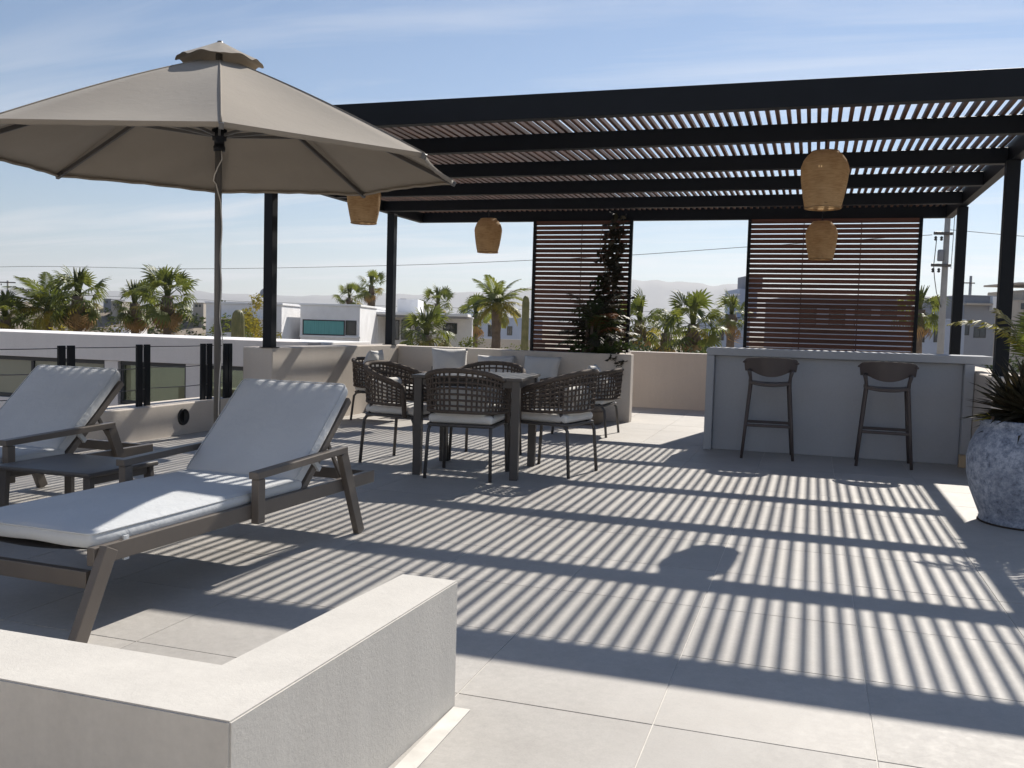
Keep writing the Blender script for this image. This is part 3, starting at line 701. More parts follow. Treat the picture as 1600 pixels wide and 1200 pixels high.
# lounge corner
LG = 'woven lounge chairs in the corner seating'
lc = woven_chair('lounge_chair', 'woven lounge chair by the left parapet wall with a tall pillow', 'armchair', LG, 1.12, 0.33, 0.70, 0.40, 0.13, 0.34, 0.34)
put(lc, -4.72, 9.72, -92)
c_ = copy_tree(lc); c_['label'] = 'woven lounge chair in front of the planter, its back to the bar'; put(c_, -2.28, 9.62, 88)
def pillow(label, loc, w_, h_, t__, rx, rz_, seed, mtl='pillow'):
    o = weld(pillow_mb(w_, h_, t__, seed).build('scatter_pillow', mtl, None, loc, (math.radians(rx), 0, math.radians(rz_))))
    return tag(o, label, 'pillow')
pillow('plump white pillow on the lounge chair by the left wall', (-4.93, 9.68, 0.405), 0.44, 0.42, 0.17, 14, 96, 1)
pillow('round white pillow leaning in the lounge chair near the planter', (-2.17, 9.66, 0.405), 0.42, 0.345, 0.15, 12, -88, 2)
sofa = thing('corner_sofa', 'low outdoor sofa with pale cushions along the back wall', 'sofa', (-3.85, 10.72, 0))
for sx in (-0.82, 0.82):
    for sy in (-0.33, 0.33): MB().box(sx-0.02, sx+0.02, sy-0.02, sy+0.02, 0, 0.24).build('leg', 'frame_grey', sofa)
MB().box(-0.86, 0.86, -0.37, 0.37, 0.241, 0.30, bev=0.006).build('seat_frame', 'frame_grey', sofa)
MB().box(-0.86, 0.86, 0.33, 0.37, 0.301, 0.58, bev=0.006).build('backrest_frame', 'rope', sofa)
for sx in (-0.84, 0.84): MB().box(sx-0.02, sx+0.02, -0.37, 0.329, 0.301, 0.52, bev=0.006).build('armrest', 'rope', sofa)
for sx in (-0.41, 0.41):
    weld(rbox(0.80, 0.66, 0.13, 0.045, 8, 0.015, 6).build('seat_cushion', 'cushion_warm', sofa, (sx, -0.02, 0.302)))
pillow('square pale pillow at the left end of the corner sofa, tipped on edge', (-4.32, 10.72, 0.43), 0.46, 0.42, 0.16, -18, 24, 3)
pillow('flat pale pillow in the middle of the corner sofa', (-3.78, 10.86, 0.43), 0.50, 0.34, 0.15, -16, 2, 4)
pillow('large pale pillow at the right end of the corner sofa', (-3.18, 10.80, 0.43), 0.50, 0.36, 0.16, -20, -8, 5)
po = thing('floor_pouf', 'round brown pouf on the floor in front of the planter', 'pouf', (-2.52, 10.62, 0))
MB().lathe([(0.0, 0.0), (0.17, 0.0), (0.205, 0.03), (0.22, 0.09), (0.215, 0.15), (0.19, 0.2), (0.12, 0.222), (0.0, 0.228)], 36, jit=lambda a, z: 1+0.02*math.sin(8*a)).build('body', 'pouf', po)
MB().tube([(0.215*math.cos(k*PI/18), 0.215*math.sin(k*PI/18), 0.155) for k in range(36)], 0.006, 5, True).build('piping', 'rope', po)

# ------------------------------------------------------------------ bar stools
def stool(label):
    t_ = thing('bar_stool', label, 'bar stool', (0, 0, 0), 0, 'plastic stools at the bar')
    def lg(s, y0, y1, ztop, xt=0.165, xb=0.222): return [(s*xt, y0, ztop), (s*(xt+(xb-xt)*0.5), (y0+y1)/2, ztop/2), (s*xb, y1, 0)]
    for s in (-1, 1):
        MB().tube(lg(s, 0.14, 0.215, 0.69), [0.017, 0.016, 0.013], 10).build('leg', 'plastic_taupe', t_)
        MB().tube([(s*0.185, -0.205, 0.80), (s*0.172, -0.175, 0.735), (s*0.168, -0.15, 0.68), (s*0.195, -0.185, 0.34), (s*0.222, -0.225, 0)], [0.02, 0.015, 0.018, 0.016, 0.013], 10).build('leg', 'plastic_taupe', t_)
        MB().tube([(s*0.194, 0.178, 0.335), (s*0.196, -0.186, 0.325)], 0.012, 8).build('side_stretcher', 'plastic_taupe', t_)
    for y_, z_ in ((0.182, 0.30), (-0.190, 0.30)):
        MB().bar((-0.196, y_, z_), (0.196, y_, z_), 0.022, 0.026, 0.006).build('footrest', 'plastic_taupe', t_)
    def seat_f(u, v_, top_):
        x_, y_ = (2*u-1), (2*v_-1); r = 0.19*(1-0.06*abs(y_)**3)
        z_ = 0.70-0.016*(1-x_*x_)*(1-0.3*y_)-0.022*max(0, y_)**3
        return (x_*r, -0.01+y_*0.185*(1-0.08*abs(x_)**3), z_ if top_ else z_-0.024-0.012*(1-x_**4)*(1-y_**4))
    s_ = MB(); s_.grid(lambda u, v_: seat_f(u, v_, True), 12, 12); k0 = len(s_.f); s_.grid(lambda u, v_: seat_f(u, v_, False), 12, 12); s_.f[k0:] = [q[::-1] for q in s_.f[k0:]]
    for (uf) in ((lambda t: (0, t)), (lambda t: (1, t)), (lambda t: (t, 0)), (lambda t: (t, 1))):
        s_.grid(lambda u, v_, uf=uf: seat_f(*uf(u), v_ > 0.5), 12, 1)
    s_.build('seat', 'plastic_taupe', t_)
    def back_f(u, v_, off):
        x_ = 2*u-1; ax_ = abs(x_)
        ztop = 0.915-0.014*x_*x_-0.02*max(0, ax_-0.9)*10
        zbot = 0.742+0.046*min(1, ax_/0.72)**2
        wid = 0.222+0.012*v_
        y_ = -0.255+0.115*ax_**2.2 - 0.018*v_
        return (x_*wid, y_+off*(1-0.2*ax_), zbot+(ztop-zbot)*v_)
    b_ = MB(); b_.grid(lambda u, v_: back_f(u, v_, 0), 24, 6); k0 = len(b_.f); b_.grid(lambda u, v_: back_f(u, v_, 0.02), 24, 6); b_.f[k0:] = [q[::-1] for q in b_.f[k0:]]
    b_.grid(lambda u, v_: back_f(u, 1, 0.02*v_), 24, 1); b_.grid(lambda u, v_: back_f(u, 0, 0.02*v_), 24, 1)
    b_.grid(lambda u, v_: back_f(0, u, 0.02*v_), 6, 1); b_.grid(lambda u, v_: back_f(1, u, 0.02*v_), 6, 1)
    bk = b_.build('backrest', 'plastic_taupe', t_)
    for s in (-1, 1): MB().tube([(s*0.215, -0.17, 0.872), (s*0.235, -0.14, 0.868), (s*0.242, -0.10, 0.862)], [0.012, 0.011, 0.006], 6).build('arm_stub', 'plastic_taupe', bk)
    return t_
s1 = stool('taupe plastic bar stool at the left half of the bar'); s1.location = (-0.355, 8.70, 0); s1.rotation_euler = (0, 0, math.radians(3))
s2 = copy_tree(s1); s2['label'] = 'taupe plastic bar stool at the right half of the bar, nearer the pot'; s2.location = (0.635, 8.68, 0); s2.rotation_euler = (0, 0, math.radians(-2))

# ------------------------------------------------------------------ plants: leaf builders
def feather(mb, L, e0, curl, n, ll, lw_, droop=0.5, seed=0, twist=0.35, rach=0.012, start=0.12):
    """pinnate frond along +Y, starting at elevation e0 and bending down by curl over its length"""
    rr = random.Random(seed); pts = []; p = Vector((0, 0, 0)); N = 14
    for i in range(N+1):
        pts.append(p.copy()); e_ = e0-curl*(i/N)**1.3; p = p+Vector((0, math.cos(e_), math.sin(e_)))*L/N
    mb.tube(pts, [rach*(1-0.85*i/N) for i in range(N+1)], 4, cap=False)
    for k in range(n):
        t_ = start+(1-start)*(k+0.5)/n; x = t_*N; i = min(int(x), N-1); q = pts[i].lerp(pts[i+1], x-i)
        d = (pts[min(i+1, N)]-pts[i]).normalized()
        l_ = ll*math.sin(PI*min(1, 0.18+0.80*t_))**0.7*rr.uniform(0.85, 1.1)
        for s in (-1, 1):
            fwd = 0.35+0.75*t_
            dr = Vector((s, 0, 0))*1.0+d*fwd+Vector((0, 0, twist-droop*rr.uniform(0.3, 0.8))); dr.normalize()
            dn = dr+Vector((0, 0, -droop*rr.uniform(0.6, 1.2))); dn.normalize()
            up = d.cross(dr).normalized() if abs(d.dot(dr)) < 0.98 else Vector((0, 0, 1)); wv_ = dr.cross(up).normalized()*lw_
            a, b_, c_ = q, q+dr*l_*0.5, q+dr*l_*0.5+dn*l_*0.5
            mb.add([a-wv_*0.4, a+wv_*0.4, b_+wv_, b_-wv_, c_], [(0, 1, 2, 3), (3, 2, 4)])
    return mb
def fan(mb, pet, rad, nseg=17, seed=0, droop=0.35, spread=2.0):
    rr = random.Random(seed)
    mb.tube([(0, 0, 0), (0, pet*0.5, 0.03*pet), (0, pet, 0)], [0.03*rad, 0.018*rad, 0.012*rad], 4, cap=False)
    for k in range(nseg):
        a = -spread+2*spread*(k+0.5)/nseg; l_ = rad*(1-0.22*(abs(a)/spread)**2)*rr.uniform(0.88, 1.08)
        dx, dy = math.sin(a), math.cos(a); sx_, sy_ = dy, -dx; wd = rad*0.075; zf = 0.02*rad*(1 if k % 2 else -1)
        dr = droop*rr.uniform(0.6, 1.4)
        P = lambda t_, w_, z_: (dx*l_*t_+sx_*w_, pet+dy*l_*t_+sy_*w_, z_)
        z1, z2, z3 = zf-0.03*rad*abs(a), -0.10*rad*dr*2-0.05*rad*abs(a), -rad*dr*rr.uniform(0.8, 1.2)-0.08*rad*abs(a)
        mb.add([P(0.03, 0, 0), P(0.45, wd, z1), P(0.45, -wd, z1+0.02*rad), P(0.75, wd*0.7, z2), P(0.75, -wd*0.7, z2), P(1.0, 0, z3)],
               [(0, 1, 2), (1, 3, 4, 2), (3, 5, 4)])
    return mb
FAN = [fan(MB(), 1.0, 0.78, 15, k, 0.15+0.13*k).mesh('frond', 'palm_green') for k in range(5)]
FAN_Y = [fan(MB(), 0.95, 0.72, 14, 10+k, 0.5+0.15*k).mesh('frond', 'palm_yellow') for k in range(2)]
FAN_D = [fan(MB(), 0.8, 0.72, 12, 20+k, 0.6+0.15*k, 1.3).mesh('dead_frond', 'dead_frond') for k in range(3)]
FEA = [feather(MB(), 1.0, 0.0, 0.9+0.22*k, 26, 0.30, 0.017, 0.75, k, 0.3).mesh('frond', 'palm_green') for k in range(4)]
FEA_Y = [feather(MB(), 1.0, 0.0, 1.2+0.2*k, 24, 0.30, 0.017, 1.0, 9+k, 0.2).mesh('frond', 'palm_yellow') for k in range(2)]
def trunk(t_, top, r, seed, lean=0.0):
    rr = random.Random(seed); N = 22; hgt = top-GZ
    pts = [(lean*(i/N-1)*hgt*0.3, 0.0, GZ+hgt*i/N - top) for i in range(N+1)]
    return MB().tube(pts, [r*(1.25-0.25*i/N)*(1+0.08*math.sin(i*2.4))*(1.25 if i > N-3 else 1) for i in range(N+1)], 10).build('trunk', 'trunk_brown', t_)
def fan_palm(label, x, y, z, rad, seed, n=34, dead=10, tr=0.22, skirt=1.2, group='palm trees beyond the terrace', lo=-50):
    rr = random.Random(seed); t_ = thing('fan_palm', label, 'palm tree', (x, y, z), rr.uniform(0, 6), group)
    trunk(t_, z, tr, seed); s = rad/1.75
    heart = MB()
    for k in range(9):
        a = rr.uniform(0, 6.28); e_ = rr.uniform(0.05, 0.35)
        heart.tube([(0, 0, -0.1), (0.4*e_*math.cos(a)*rad, 0.4*e_*math.sin(a)*rad, 0.45*rad), (e_*math.cos(a)*rad, e_*math.sin(a)*rad, 0.85*rad)], [0.07*rad, 0.05*rad, 0.01], 5)
    cw = heart.build('crown', 'palm_green', t_)
    n = int(n*0.72)
    for k in range(n):
        f_ = (k+0.5)/n; e_ = math.radians(84+(lo-84)*f_**0.85)+rr.uniform(-0.12, 0.12); az = k*2.39996+rr.uniform(-0.3, 0.3)
        me_ = FAN_Y[rr.randrange(2)] if (f_ > 0.72 and rr.random() < 0.45) else FAN[min(4, int(f_*4+rr.random()*1.4))]
        o = obj('frond', me_, cw, (0, 0, rr.uniform(-0.12, 0.08)), (e_, rr.uniform(-0.5, 0.5), az)); q = s*rr.uniform(0.8, 1.18); o.scale = (q, q, q)
    for k in range(dead):
        o = obj('dead_frond', FAN_D[rr.randrange(3)], cw, (0, 0, -0.2-0.25*rr.random()), (math.radians(rr.uniform(-84, -48)), rr.uniform(-0.4, 0.4), k*2.4+rr.uniform(-0.4, 0.4))); q = s*rr.uniform(0.8, 1.1); o.scale = (q, q, q)
    if skirt:
        sk = MB()
        for k in range(110):
            a = rr.uniform(0, 6.28); z0 = -rr.uniform(0.1, skirt*0.7)*s; l_ = skirt*s*rr.uniform(0.4, 0.8); w_ = rr.uniform(0.05, 0.11)*s; ro = tr+rr.uniform(0.03, 0.24)*s*(1-0.5*abs(z0)/(skirt*s))
            c0, s0 = math.cos(a), math.sin(a); 
            p0 = Vector((c0*tr*0.9, s0*tr*0.9, z0)); p1 = Vector((c0*ro, s0*ro, z0-l_*0.4)); p2 = Vector((c0*ro*0.92, s0*ro*0.92, z0-l_)); tn = Vector((-s0, c0, 0))*w_
            sk.add([p0-tn*.5, p0+tn*.5, p1+tn, p1-tn, p2], [(0, 1, 2, 3), (3, 2, 4)])
        sk.build('dead_skirt', 'trunk_brown', t_)
    return t_
def feather_palm(label, x, y, z, rad, seed, n=24, tr=0.2, yel=0.25, group='palm trees beyond the terrace'):
    rr = random.Random(seed); t_ = thing('feather_palm', label, 'palm tree', (x, y, z), rr.uniform(0, 6), group)
    trunk(t_, z, tr, seed)
    cw = MB().lathe([(tr*0.9, -0.5), (tr*1.3, -0.1), (tr*1.0, 0.3), (tr*0.4, 0.7), (0.01, 0.9)], 10).build('crown', 'palm_green', t_)
    for k in range(n):
        f_ = (k+0.5)/n; e_ = math.radians(86-105*f_**0.9)+rr.uniform(-0.1, 0.1)
        me_ = FEA_Y[rr.randrange(2)] if f_ > 0.55 and rr.random() < yel*2 else FEA[rr.randrange(4)]
        o = obj('frond', me_, cw, (0, 0, 0.1), (e_, rr.uniform(-0.3, 0.3), k*2.39996+rr.uniform(-0.2, 0.2))); q = rad*rr.uniform(0.9, 1.15); o.scale = (q, q, q)
    return t_
def leaf_cloud(mb, n, c, r, size, seed, flat=0.0):
    rr = random.Random(seed); lobes = [(Vector((rr.gauss(0, 0.45)*r[0], rr.gauss(0, 0.45)*r[1], rr.gauss(0.1, 0.4)*r[2])), rr.uniform(0.25, 0.5)) for _ in range(14)]
    for _ in range(n):
        lo, lr = lobes[rr.randrange(14)]; d = Vector((rr.gauss(0, 1), rr.gauss(0, 1), rr.gauss(0, 1))).normalized()
        p = Vector(c)+lo+Vector((d.x*r[0], d.y*r[1], d.z*r[2]))*lr*rr.random()**0.4
        a = Vector((rr.gauss(0, 1), rr.gauss(0, 1), rr.gauss(0, 0.7))).normalized(); b_ = a.orthogonal().normalized(); s = size*rr.uniform(0.6, 1.3)
        mb.add([p-b_*s*0.28, p+a*s*0.5-b_*s*0.3, p+a*s, p+a*s*0.5+b_*s*0.3], [(0, 1, 2, 3)])
    return mb
def bush(label, x, y, z0, rx, rz_, mtl, seed, n=900, size=0.22, cat='shrub'):
    t_ = thing('shrub', label, cat, (x, y, z0), 0, 'shrubs beyond the terrace'); rr = random.Random(seed); st_ = MB()
    for k in range(7):
        a = rr.uniform(0, 6.28); st_.tube([(0, 0, min(GZ-z0, 0)), (0.2*math.cos(a)*rx, 0.2*math.sin(a)*rx, 0.3*rz_), (0.5*math.cos(a)*rx, 0.5*math.sin(a)*rx, 1.1*rz_)], [0.09, 0.05, 0.02], 5)
    st_.build('stem', 'trunk_brown', t_)
    leaf_cloud(MB(), int(n*2.2), (0, 0, rz_), (rx, rx, rz_), size*0.62, seed).build('foliage', mtl, t_)
    return t_

# ------------------------------------------------------------------ glazed pot with plants
PTX, PTY = 1.305, 6.33
pot = thing('glazed_pot', 'big weathered blue-white glazed pot at the right edge', 'plant pot', (PTX, PTY, 0))
prof = [(0.0, 0.012), (0.25, 0.0), (0.262, 0.0), (0.268, 0.02), (0.262, 0.035), (0.285, 0.09), (0.325, 0.19), (0.350, 0.30), (0.355, 0.40), (0.340, 0.48), (0.312, 0.545), (0.287, 0.585), (0.283, 0.61), (0.292, 0.63), (0.285, 0.642), (0.262, 0.638), (0.25, 0.60), (0.25, 0.56)]
MB().lathe(prof, 64, jit=lambda a, z: 1+0.006*math.sin(2*a+1)+0.004*math.sin(5*a+z*7)+0.002*math.sin(17*a)).build('body', 'pot_glaze', pot)
MB().lathe([(0.255, 0.585), (0.12, 0.60), (0.0, 0.605)], 24).build('soil', 'soil', pot)
MB().lathe([(0.0, 0.0), (0.272, 0.0008), (0.277, 0.006), (0.27, 0.01), (0.255, 0.01)], 40).build('saucer', 'soil', pot)
def sword(l_, w_, bend):
    mb = MB(); N = 5
    for s in (1,):
        vs_ = []
        for i in range(N+1):
            t_ = i/N; ww = w_*(1-t_**2.2)*(0.7+0.3*math.sin(PI*min(1, t_*1.6))); zz = -bend*l_*t_*t_
            vs_ += [(-ww, l_*t_, zz+0.15*ww), (0, l_*t_, zz-0.25*ww), (ww, l_*t_, zz+0.15*ww)]
        fs = []
        for i in range(N):
            for j in range(2): fs.append((i*3+j, i*3+j+1, (i+1)*3+j+1, (i+1)*3+j))
        mb.add(vs_, fs)
    return mb
SW = [sword(1.0, 0.085, 0.05+0.1*k).mesh('leaf', 'dark_leaf') for k in range(3)]
SWY = [sword(1.0, 0.11, 0.2+0.15*k).mesh('leaf', 'yellow_leaf') for k in range(2)]
rp = thing('spiky_plant', 'dark spiky rosette plant filling the glazed pot', 'plant', (PTX, PTY, 0.60))
MB().lathe([(0.05, 0.0), (0.07, 0.05), (0.05, 0.12), (0.0, 0.15)], 10).build('stem', 'trunk_brown', rp)
for c0, nn, hz, ln in (((-0.02, -0.06, 0.05), 100, 0.0, 0.34), ((0.16, 0.05, 0.08), 70, 0.0, 0.32), ((-0.10, 0.02, 0.06), 90, 0.0, 0.29)):
    for k in range(nn):
        f_ = (k+0.5)/nn; e_ = math.radians(86-98*f_)
        o = obj('leaf', SW[k % 3], rp, (c0[0], c0[1], c0[2]+0.07*(1-f_)), (e_+rnd.uniform(-.1, .1), rnd.uniform(-.5, .5), k*2.39996+rnd.uniform(-.2, .2))); q = ln*rnd.uniform(0.8, 1.12); o.scale = (q, q, q)
br = thing('bromeliad', 'small yellow-green leafy plant over the left rim of the glazed pot', 'plant', (PTX-0.235, PTY-0.08, 0.645))
MB().lathe([(0.012, -0.07), (0.018, 0.0), (0.0, 0.03)], 8).build('stem', 'trunk_brown', br)
for k in range(12):
    o = obj('leaf', SWY[k % 2], br, (0, 0, 0), (math.radians(rnd.uniform(-5, 55)), 0, math.radians(90+rnd.uniform(-75, 75)))); q = rnd.uniform(0.07, 0.125); o.scale = (q, q, q)
pp_ = thing('potted_palm', 'young palm with yellow arching fronds rising from the glazed pot', 'plant', (PTX+0.02, PTY+0.08, 0.68))
MB().tube([(0, 0, -0.02), (-0.005, 0, 0.22), (-0.01, 0.0, 0.36)], [0.03, 0.024, 0.012], 8).build('stem', 'palm_yellow', pp_)
for k, (L_, e0, cu, az, ml) in enumerate(((0.80, 1.50, 2.0, 88, 'yellow_leaf'), (0.62, 1.45, 0.8, 60, 'palm_yellow'), (0.62, 1.5, 0.7, -60, 'palm_yellow'), (0.7, 1.35, 1.4, -100, 'yellow_leaf'), (0.6, 1.4, 0.9, 170, 'palm_green'), (0.55, 1.52, 0.4, 20, 'palm_green'), (0.6, 1.2, 1.2, -140, 'yellow_leaf'))):
    feather(MB(), L_, e0, cu, 26, 0.20, 0.0075, 0.6, 40+k, 0.25, 0.006, 0.38).build('frond', ml, pp_, (0, 0, 0.10), (0, 0, math.radians(az)))

# ------------------------------------------------------------------ planter in the corner with climber
pln = thing('planter_box', 'tall beige masonry planter in front of the narrow slat screen', 'planter', (-2.9, 11.5, 0))
def qb(name, mtl, x0, x1, y0, y1, z0, z1): return MB().box(x0+2.9, x1+2.9, y0-11.5, y1-11.5, z0, z1, bev=0.008).build(name, mtl, pln)
qb('front_wall', 'plaster', -3.745, -2.08, 11.03, 11.19, 0, 0.826)
qb('side_wall', 'plaster', -3.745, -3.60, 11.192, 12.15, 0, 0.80); qb('back_wall', 'plaster', -3.597, -2.33, 12.10, 12.25, 0, 0.66)
qb('side_wall', 'plaster', -2.43, -2.28, 11.192, 12.098, 0, 0.822)
qb('soil', 'soil', -3.598, -2.432, 11.193, 12.097, 0.3, 0.74)
pl2 = thing('planter_palm', 'bushy dark palm growing in the masonry planter', 'plant', (-2.66, 11.42, 0.74))
for k in range(4): MB().tube([(0.05*math.cos(k*1.6), 0.05*math.sin(k*1.6), 0), (0.08*math.cos(k*1.6), 0.08*math.sin(k*1.6), 0.5)], [0.03, 0.018], 7).build('stem', 'trunk_brown', pl2)
for k in range(30):
    f_ = k/30; ml = 'red_leaf' if k in (4, 9, 17) else 'dark_leaf' if k % 3 else 'shrub_green'
    az = (-70-12*(k % 5)) if ml == 'red_leaf' else k*137.5
    feather(MB(), rnd.uniform(0.42, 0.68), 1.42-0.65*f_+rnd.uniform(-.1, .1), rnd.uniform(1.2, 1.9), 20, 0.20, 0.008, 0.6, 60+k, 0.2, 0.007, 0.2).build('frond', ml, pl2, (0, 0, 0.05+0.35*(1-f_)), (0, 0, math.radians(az)))
ft = thing('trailing_plant', 'low leafy plant trailing over the planter rim', 'plant', (-2.42, 11.12, 0.80))
MB().tube([(0, 0.1, -0.06), (0.05, 0, 0.02), (0.16, -0.08, -0.10), (0.22, -0.10, -0.32)], 0.006, 5).build('stem', 'trunk_brown', ft)
leaf_cloud(MB(), 260, (-0.10, 0.04, 0.05), (0.30, 0.12, 0.13), 0.075, 5).build('foliage', 'shrub_green', ft)
leaf_cloud(MB(), 90, (0.18, -0.09, -0.16), (0.08, 0.05, 0.22), 0.06, 6).build('foliage', 'dark_leaf', ft)
vn = thing('climbing_vine', 'dark vine climbing up the narrow slat screen', 'plant', (-2.62, 11.9, 0.74))
for k in range(4):
    MB().tube([(0.06*k-0.05+0.05*math.sin(j*0.8+k), 0.03*math.sin(j+k), 0.0+1.78*j/16) for j in range(17)], [0.016-0.0008*j for j in range(17)], 6).build('stem', 'trunk_brown', vn)
vl = MB(); rr = random.Random(77)
for k in range(26):
    f_ = k/25; leaf_cloud(vl, int(46-22*f_), (0.02+0.10*f_+0.09*math.sin(k*1.3)*(1.3-f_), -0.02, 0.15+1.62*f_), (0.20*(1.25-0.75*f_), 0.09, 0.13), 0.085, 300+k)
vl.build('foliage', 'dark_leaf', vn)
leaf_cloud(MB(), 300, (-0.06, -0.12, 0.42), (0.28, 0.16, 0.42), 0.09, 412).build('foliage', 'shrub_green', vn)

# ------------------------------------------------------------------ palms, shrubs and cacti beyond
for a in (('fan palm cut by the left edge of the picture', -41.9, 39.1, 0.9, 1.7, 101, 30, 8),
          ('fan palm with a broad golden skirt, in front of the leftmost trees', -38.17, 40.35, 2.1, 1.85, 103, 34, 18),
          ('fan palm standing left of its twin, between golden palm and umbrella pole', -37.98, 44.6, 1.85, 1.65, 104, 30, 9),
          ('tall fan palm just left of the umbrella pole', -33.5, 41.87, 2.25, 1.85, 105, 34, 14)):
    fan_palm(*a)
feather_palm('feather palm with long arching fronds near the left edge', -41.23, 41.44, 1.2, 2.9, 102, 24)
fan_palm('small distant fan palm behind the teal-curtained house, lower of two', -53.0, 98.9, 4.0, 2.1, 107, 24, 4, 0.2, 0.6)
fan_palm('small distant fan palm standing highest left of the far black post', -48.2, 95.2, 5.3, 2.0, 108, 24, 10, 0.25, 2.2)
fan_palm('distant fan palm rising behind the low roof right of the far black post', -35.1, 83.56, 3.1, 2.0, 109, 26, 4)
fan_palm('broad low fan palm in front of the white porch', -19.2, 44.3, 0.55, 1.7, 110, 30, 5, lo=-30)
fan_palm('slim fan palm beside the tall feather palm', -21.69, 58.34, 1.9, 1.5, 111, 26, 6, 0.16, 0.6)
feather_palm('tall feather palm left of the narrow slat screen', -18.07, 52.18, 2.3, 2.1, 112, 26, 0.26, 0.4)
fan_palm('fan palm just right of the narrow slat screen', -8.28, 45.83, 1.6, 1.5, 114, 28, 8, 0.2, 1.6)
fan_palm('short fan palm second from the narrow slat screen', -7.6, 50.18, 1.0, 1.4, 115, 28, 10, 0.2, 1.6)
fan_palm('largest fan palm in the gap between the two screens', -5.22, 42.6, 1.45, 1.75, 116, 34, 10, 0.2, 1.8)
fan_palm('fan palm with bare trunk next to the wide slat screen', -4.7, 56.51, 2.2, 1.45, 117, 26, 5, 0.24, 0.5)
fan_palm('ragged fan palm behind the concrete utility pole', 5.2, 52.56, 2.6, 1.5, 118, 24, 6, 0.26, 0.6)
bush('dark leafy shrub low at the far left', -39.5, 36.0, -2.6, 3.0, 1.6, 'shrub_green', 1, 1500, 0.28)
bush('golden green shrub under the leftmost palms', -35.6, 37.6, -2.0, 1.6, 1.3, 'palm_yellow', 2, 700, 0.25)
bush('small bright shrub left of the umbrella pole', -30.3, 39.6, -1.3, 1.0, 0.9, 'shrub_green', 3, 600, 0.2)
bush('tall mixed shrub between the two white houses', -26.2, 39.4, -1.3, 1.3, 1.45, 'palm_yellow', 4, 1100, 0.22)
bush('green shrub at the foot of the nearest black post', -25.8, 36.0, -1.5, 1.0, 1.1, 'palm_green', 5, 700, 0.2)
bush('olive shrub below the largest palm between the screens', -6.4, 39.5, -2.2, 2.4, 1.6, 'shrub_green', 6, 1300, 0.25)
bush('brownish shrub right of the narrow screen', -8.9, 41.5, -1.6, 1.6, 1.35, 'palm_yellow', 7, 900, 0.24)
bush('dark green shrub behind the right end of the bar', 6.3, 30.0, -0.7, 1.3, 0.85, 'shrub_green', 8, 900, 0.2)
bush('pale olive shrub behind the glazed pot plants', 9.2, 33.0, -0.5, 1.6, 1.5, 'palm_yellow', 9, 900, 0.2)
bush('grey green shrub below the slim fan palm', -19.9, 52.0, -2.0, 2.4, 1.2, 'palm_green', 10, 900, 0.24)
def cactus(label, x, y, ztop, r, seed):
    t_ = thing('column_cactus', label, 'cactus', (x, y, GZ)); hgt = ztop-GZ
    prof = [(r*0.9, 0), (r, hgt*0.4), (r*1.02, hgt*0.8), (r*0.98, hgt-0.35), (r*0.8, hgt-0.14), (r*0.45, hgt-0.03), (0.0, hgt)]
    MB().lathe(prof, 60, jit=lambda a, z: 1+0.085*math.cos(12*a)+0.03*math.sin(z*2+seed)).build('stem', 'cactus_green', t_)
    return t_
cactus('column cactus right of the umbrella pole, in front of the left white house', -22.65, 32.69, 1.5, 0.25, 1)
cactus('dark column cactus at the left edge of the narrow slat screen', -13.45, 43.14, 2.65, 0.17, 2)
cactus('short column cactus seen through the wing opening', -18.4, 29.5, -0.35, 0.32, 3)

# ------------------------------------------------------------------ neighbouring houses, laid out facing the terrace
CY, SY = math.cos(YAW), math.sin(YAW)
def lv(px, d): return (px-800)/F_PX*d
def hz(px, py, d): return H+(510.1+0.02787*(px-800)-py)*d/F_PX
def house(name, label, px0, px1, pytop, d, depth, mtl='house_white', tall=None):
    u0, u1 = lv(px0, d), lv(px1, d); uc = (u0+u1)/2; zt_ = hz((px0+px1)/2, pytop, d)
    t_ = thing(name, label, 'house', (CY*uc-SY*d, SY*uc+CY*d, GZ), YAW, 'houses of the neighbourhood')
    MB().box(u0-uc, u1-uc, 0, depth, 0 if tall is None else zt_-GZ-tall, zt_-GZ-0.12, bev=0.02).build('wall', mtl, t_)
    MB().box(u0-uc-0.06, u1-uc+0.06, -0.06, depth+0.06, zt_-GZ-0.119, zt_-GZ, bev=0.02).build('roof', mtl, t_)
    t_['uc'] = uc; t_['d'] = d
    return t_
def hwin(t_, px0, px1, py0, py1, mtl='glass_dark', dd=0.0, bars=1, proud=0.03):
    d = t_['d']+dd; uc = t_['uc']; x0, x1 = lv(px0, d)-uc, lv(px1, d)-uc; z1, z0 = hz((px0+px1)/2, py0, d)-GZ, hz((px0+px1)/2, py1, d)-GZ
    fr = MB(); f_ = 0.06
    fr.box(x0, x1, dd-proud, dd-0.002, z1-f_, z1).box(x0, x1, dd-proud, dd-0.002, z0, z0+f_)
    for k in range(bars+2):
        xx = x0+(x1-x0-f_)*k/(bars+1); fr.box(xx, xx+f_, dd-proud+0.001, dd-0.003, z0+f_+0.001, z1-f_-0.001)
    wn = fr.build('window', 'frame_dark', t_)
    MB().box(x0+0.03, x1-0.03, dd-0.014, dd-0.004, z0+0.03, z1-0.03).build('pane', mtl, wn)
    return wn
def hbox(name, t_, px0, px1, py0, py1, dd, depth, mtl):
    d = t_['d']+dd; uc = t_['uc']; return MB().box(lv(px0, d)-uc, lv(px1, d)-uc, dd, dd+depth, hz((px0+px1)/2, py1, d)-GZ, hz((px0+px1)/2, py0, d)-GZ, bev=0.015).build(name, mtl, t_)
a = house('white_house', 'white flat-roofed house behind the umbrella pole', 320, 438, 472.5, 48, 9)
hwin(a, 333, 372, 500, 519, bars=1); hwin(a, 376, 402, 500, 519, bars=1); hbox('canopy', a, 330, 405, 496, 499, -0.5, 0.5, 'house_white'); hwin(a, 412, 430, 503, 530)
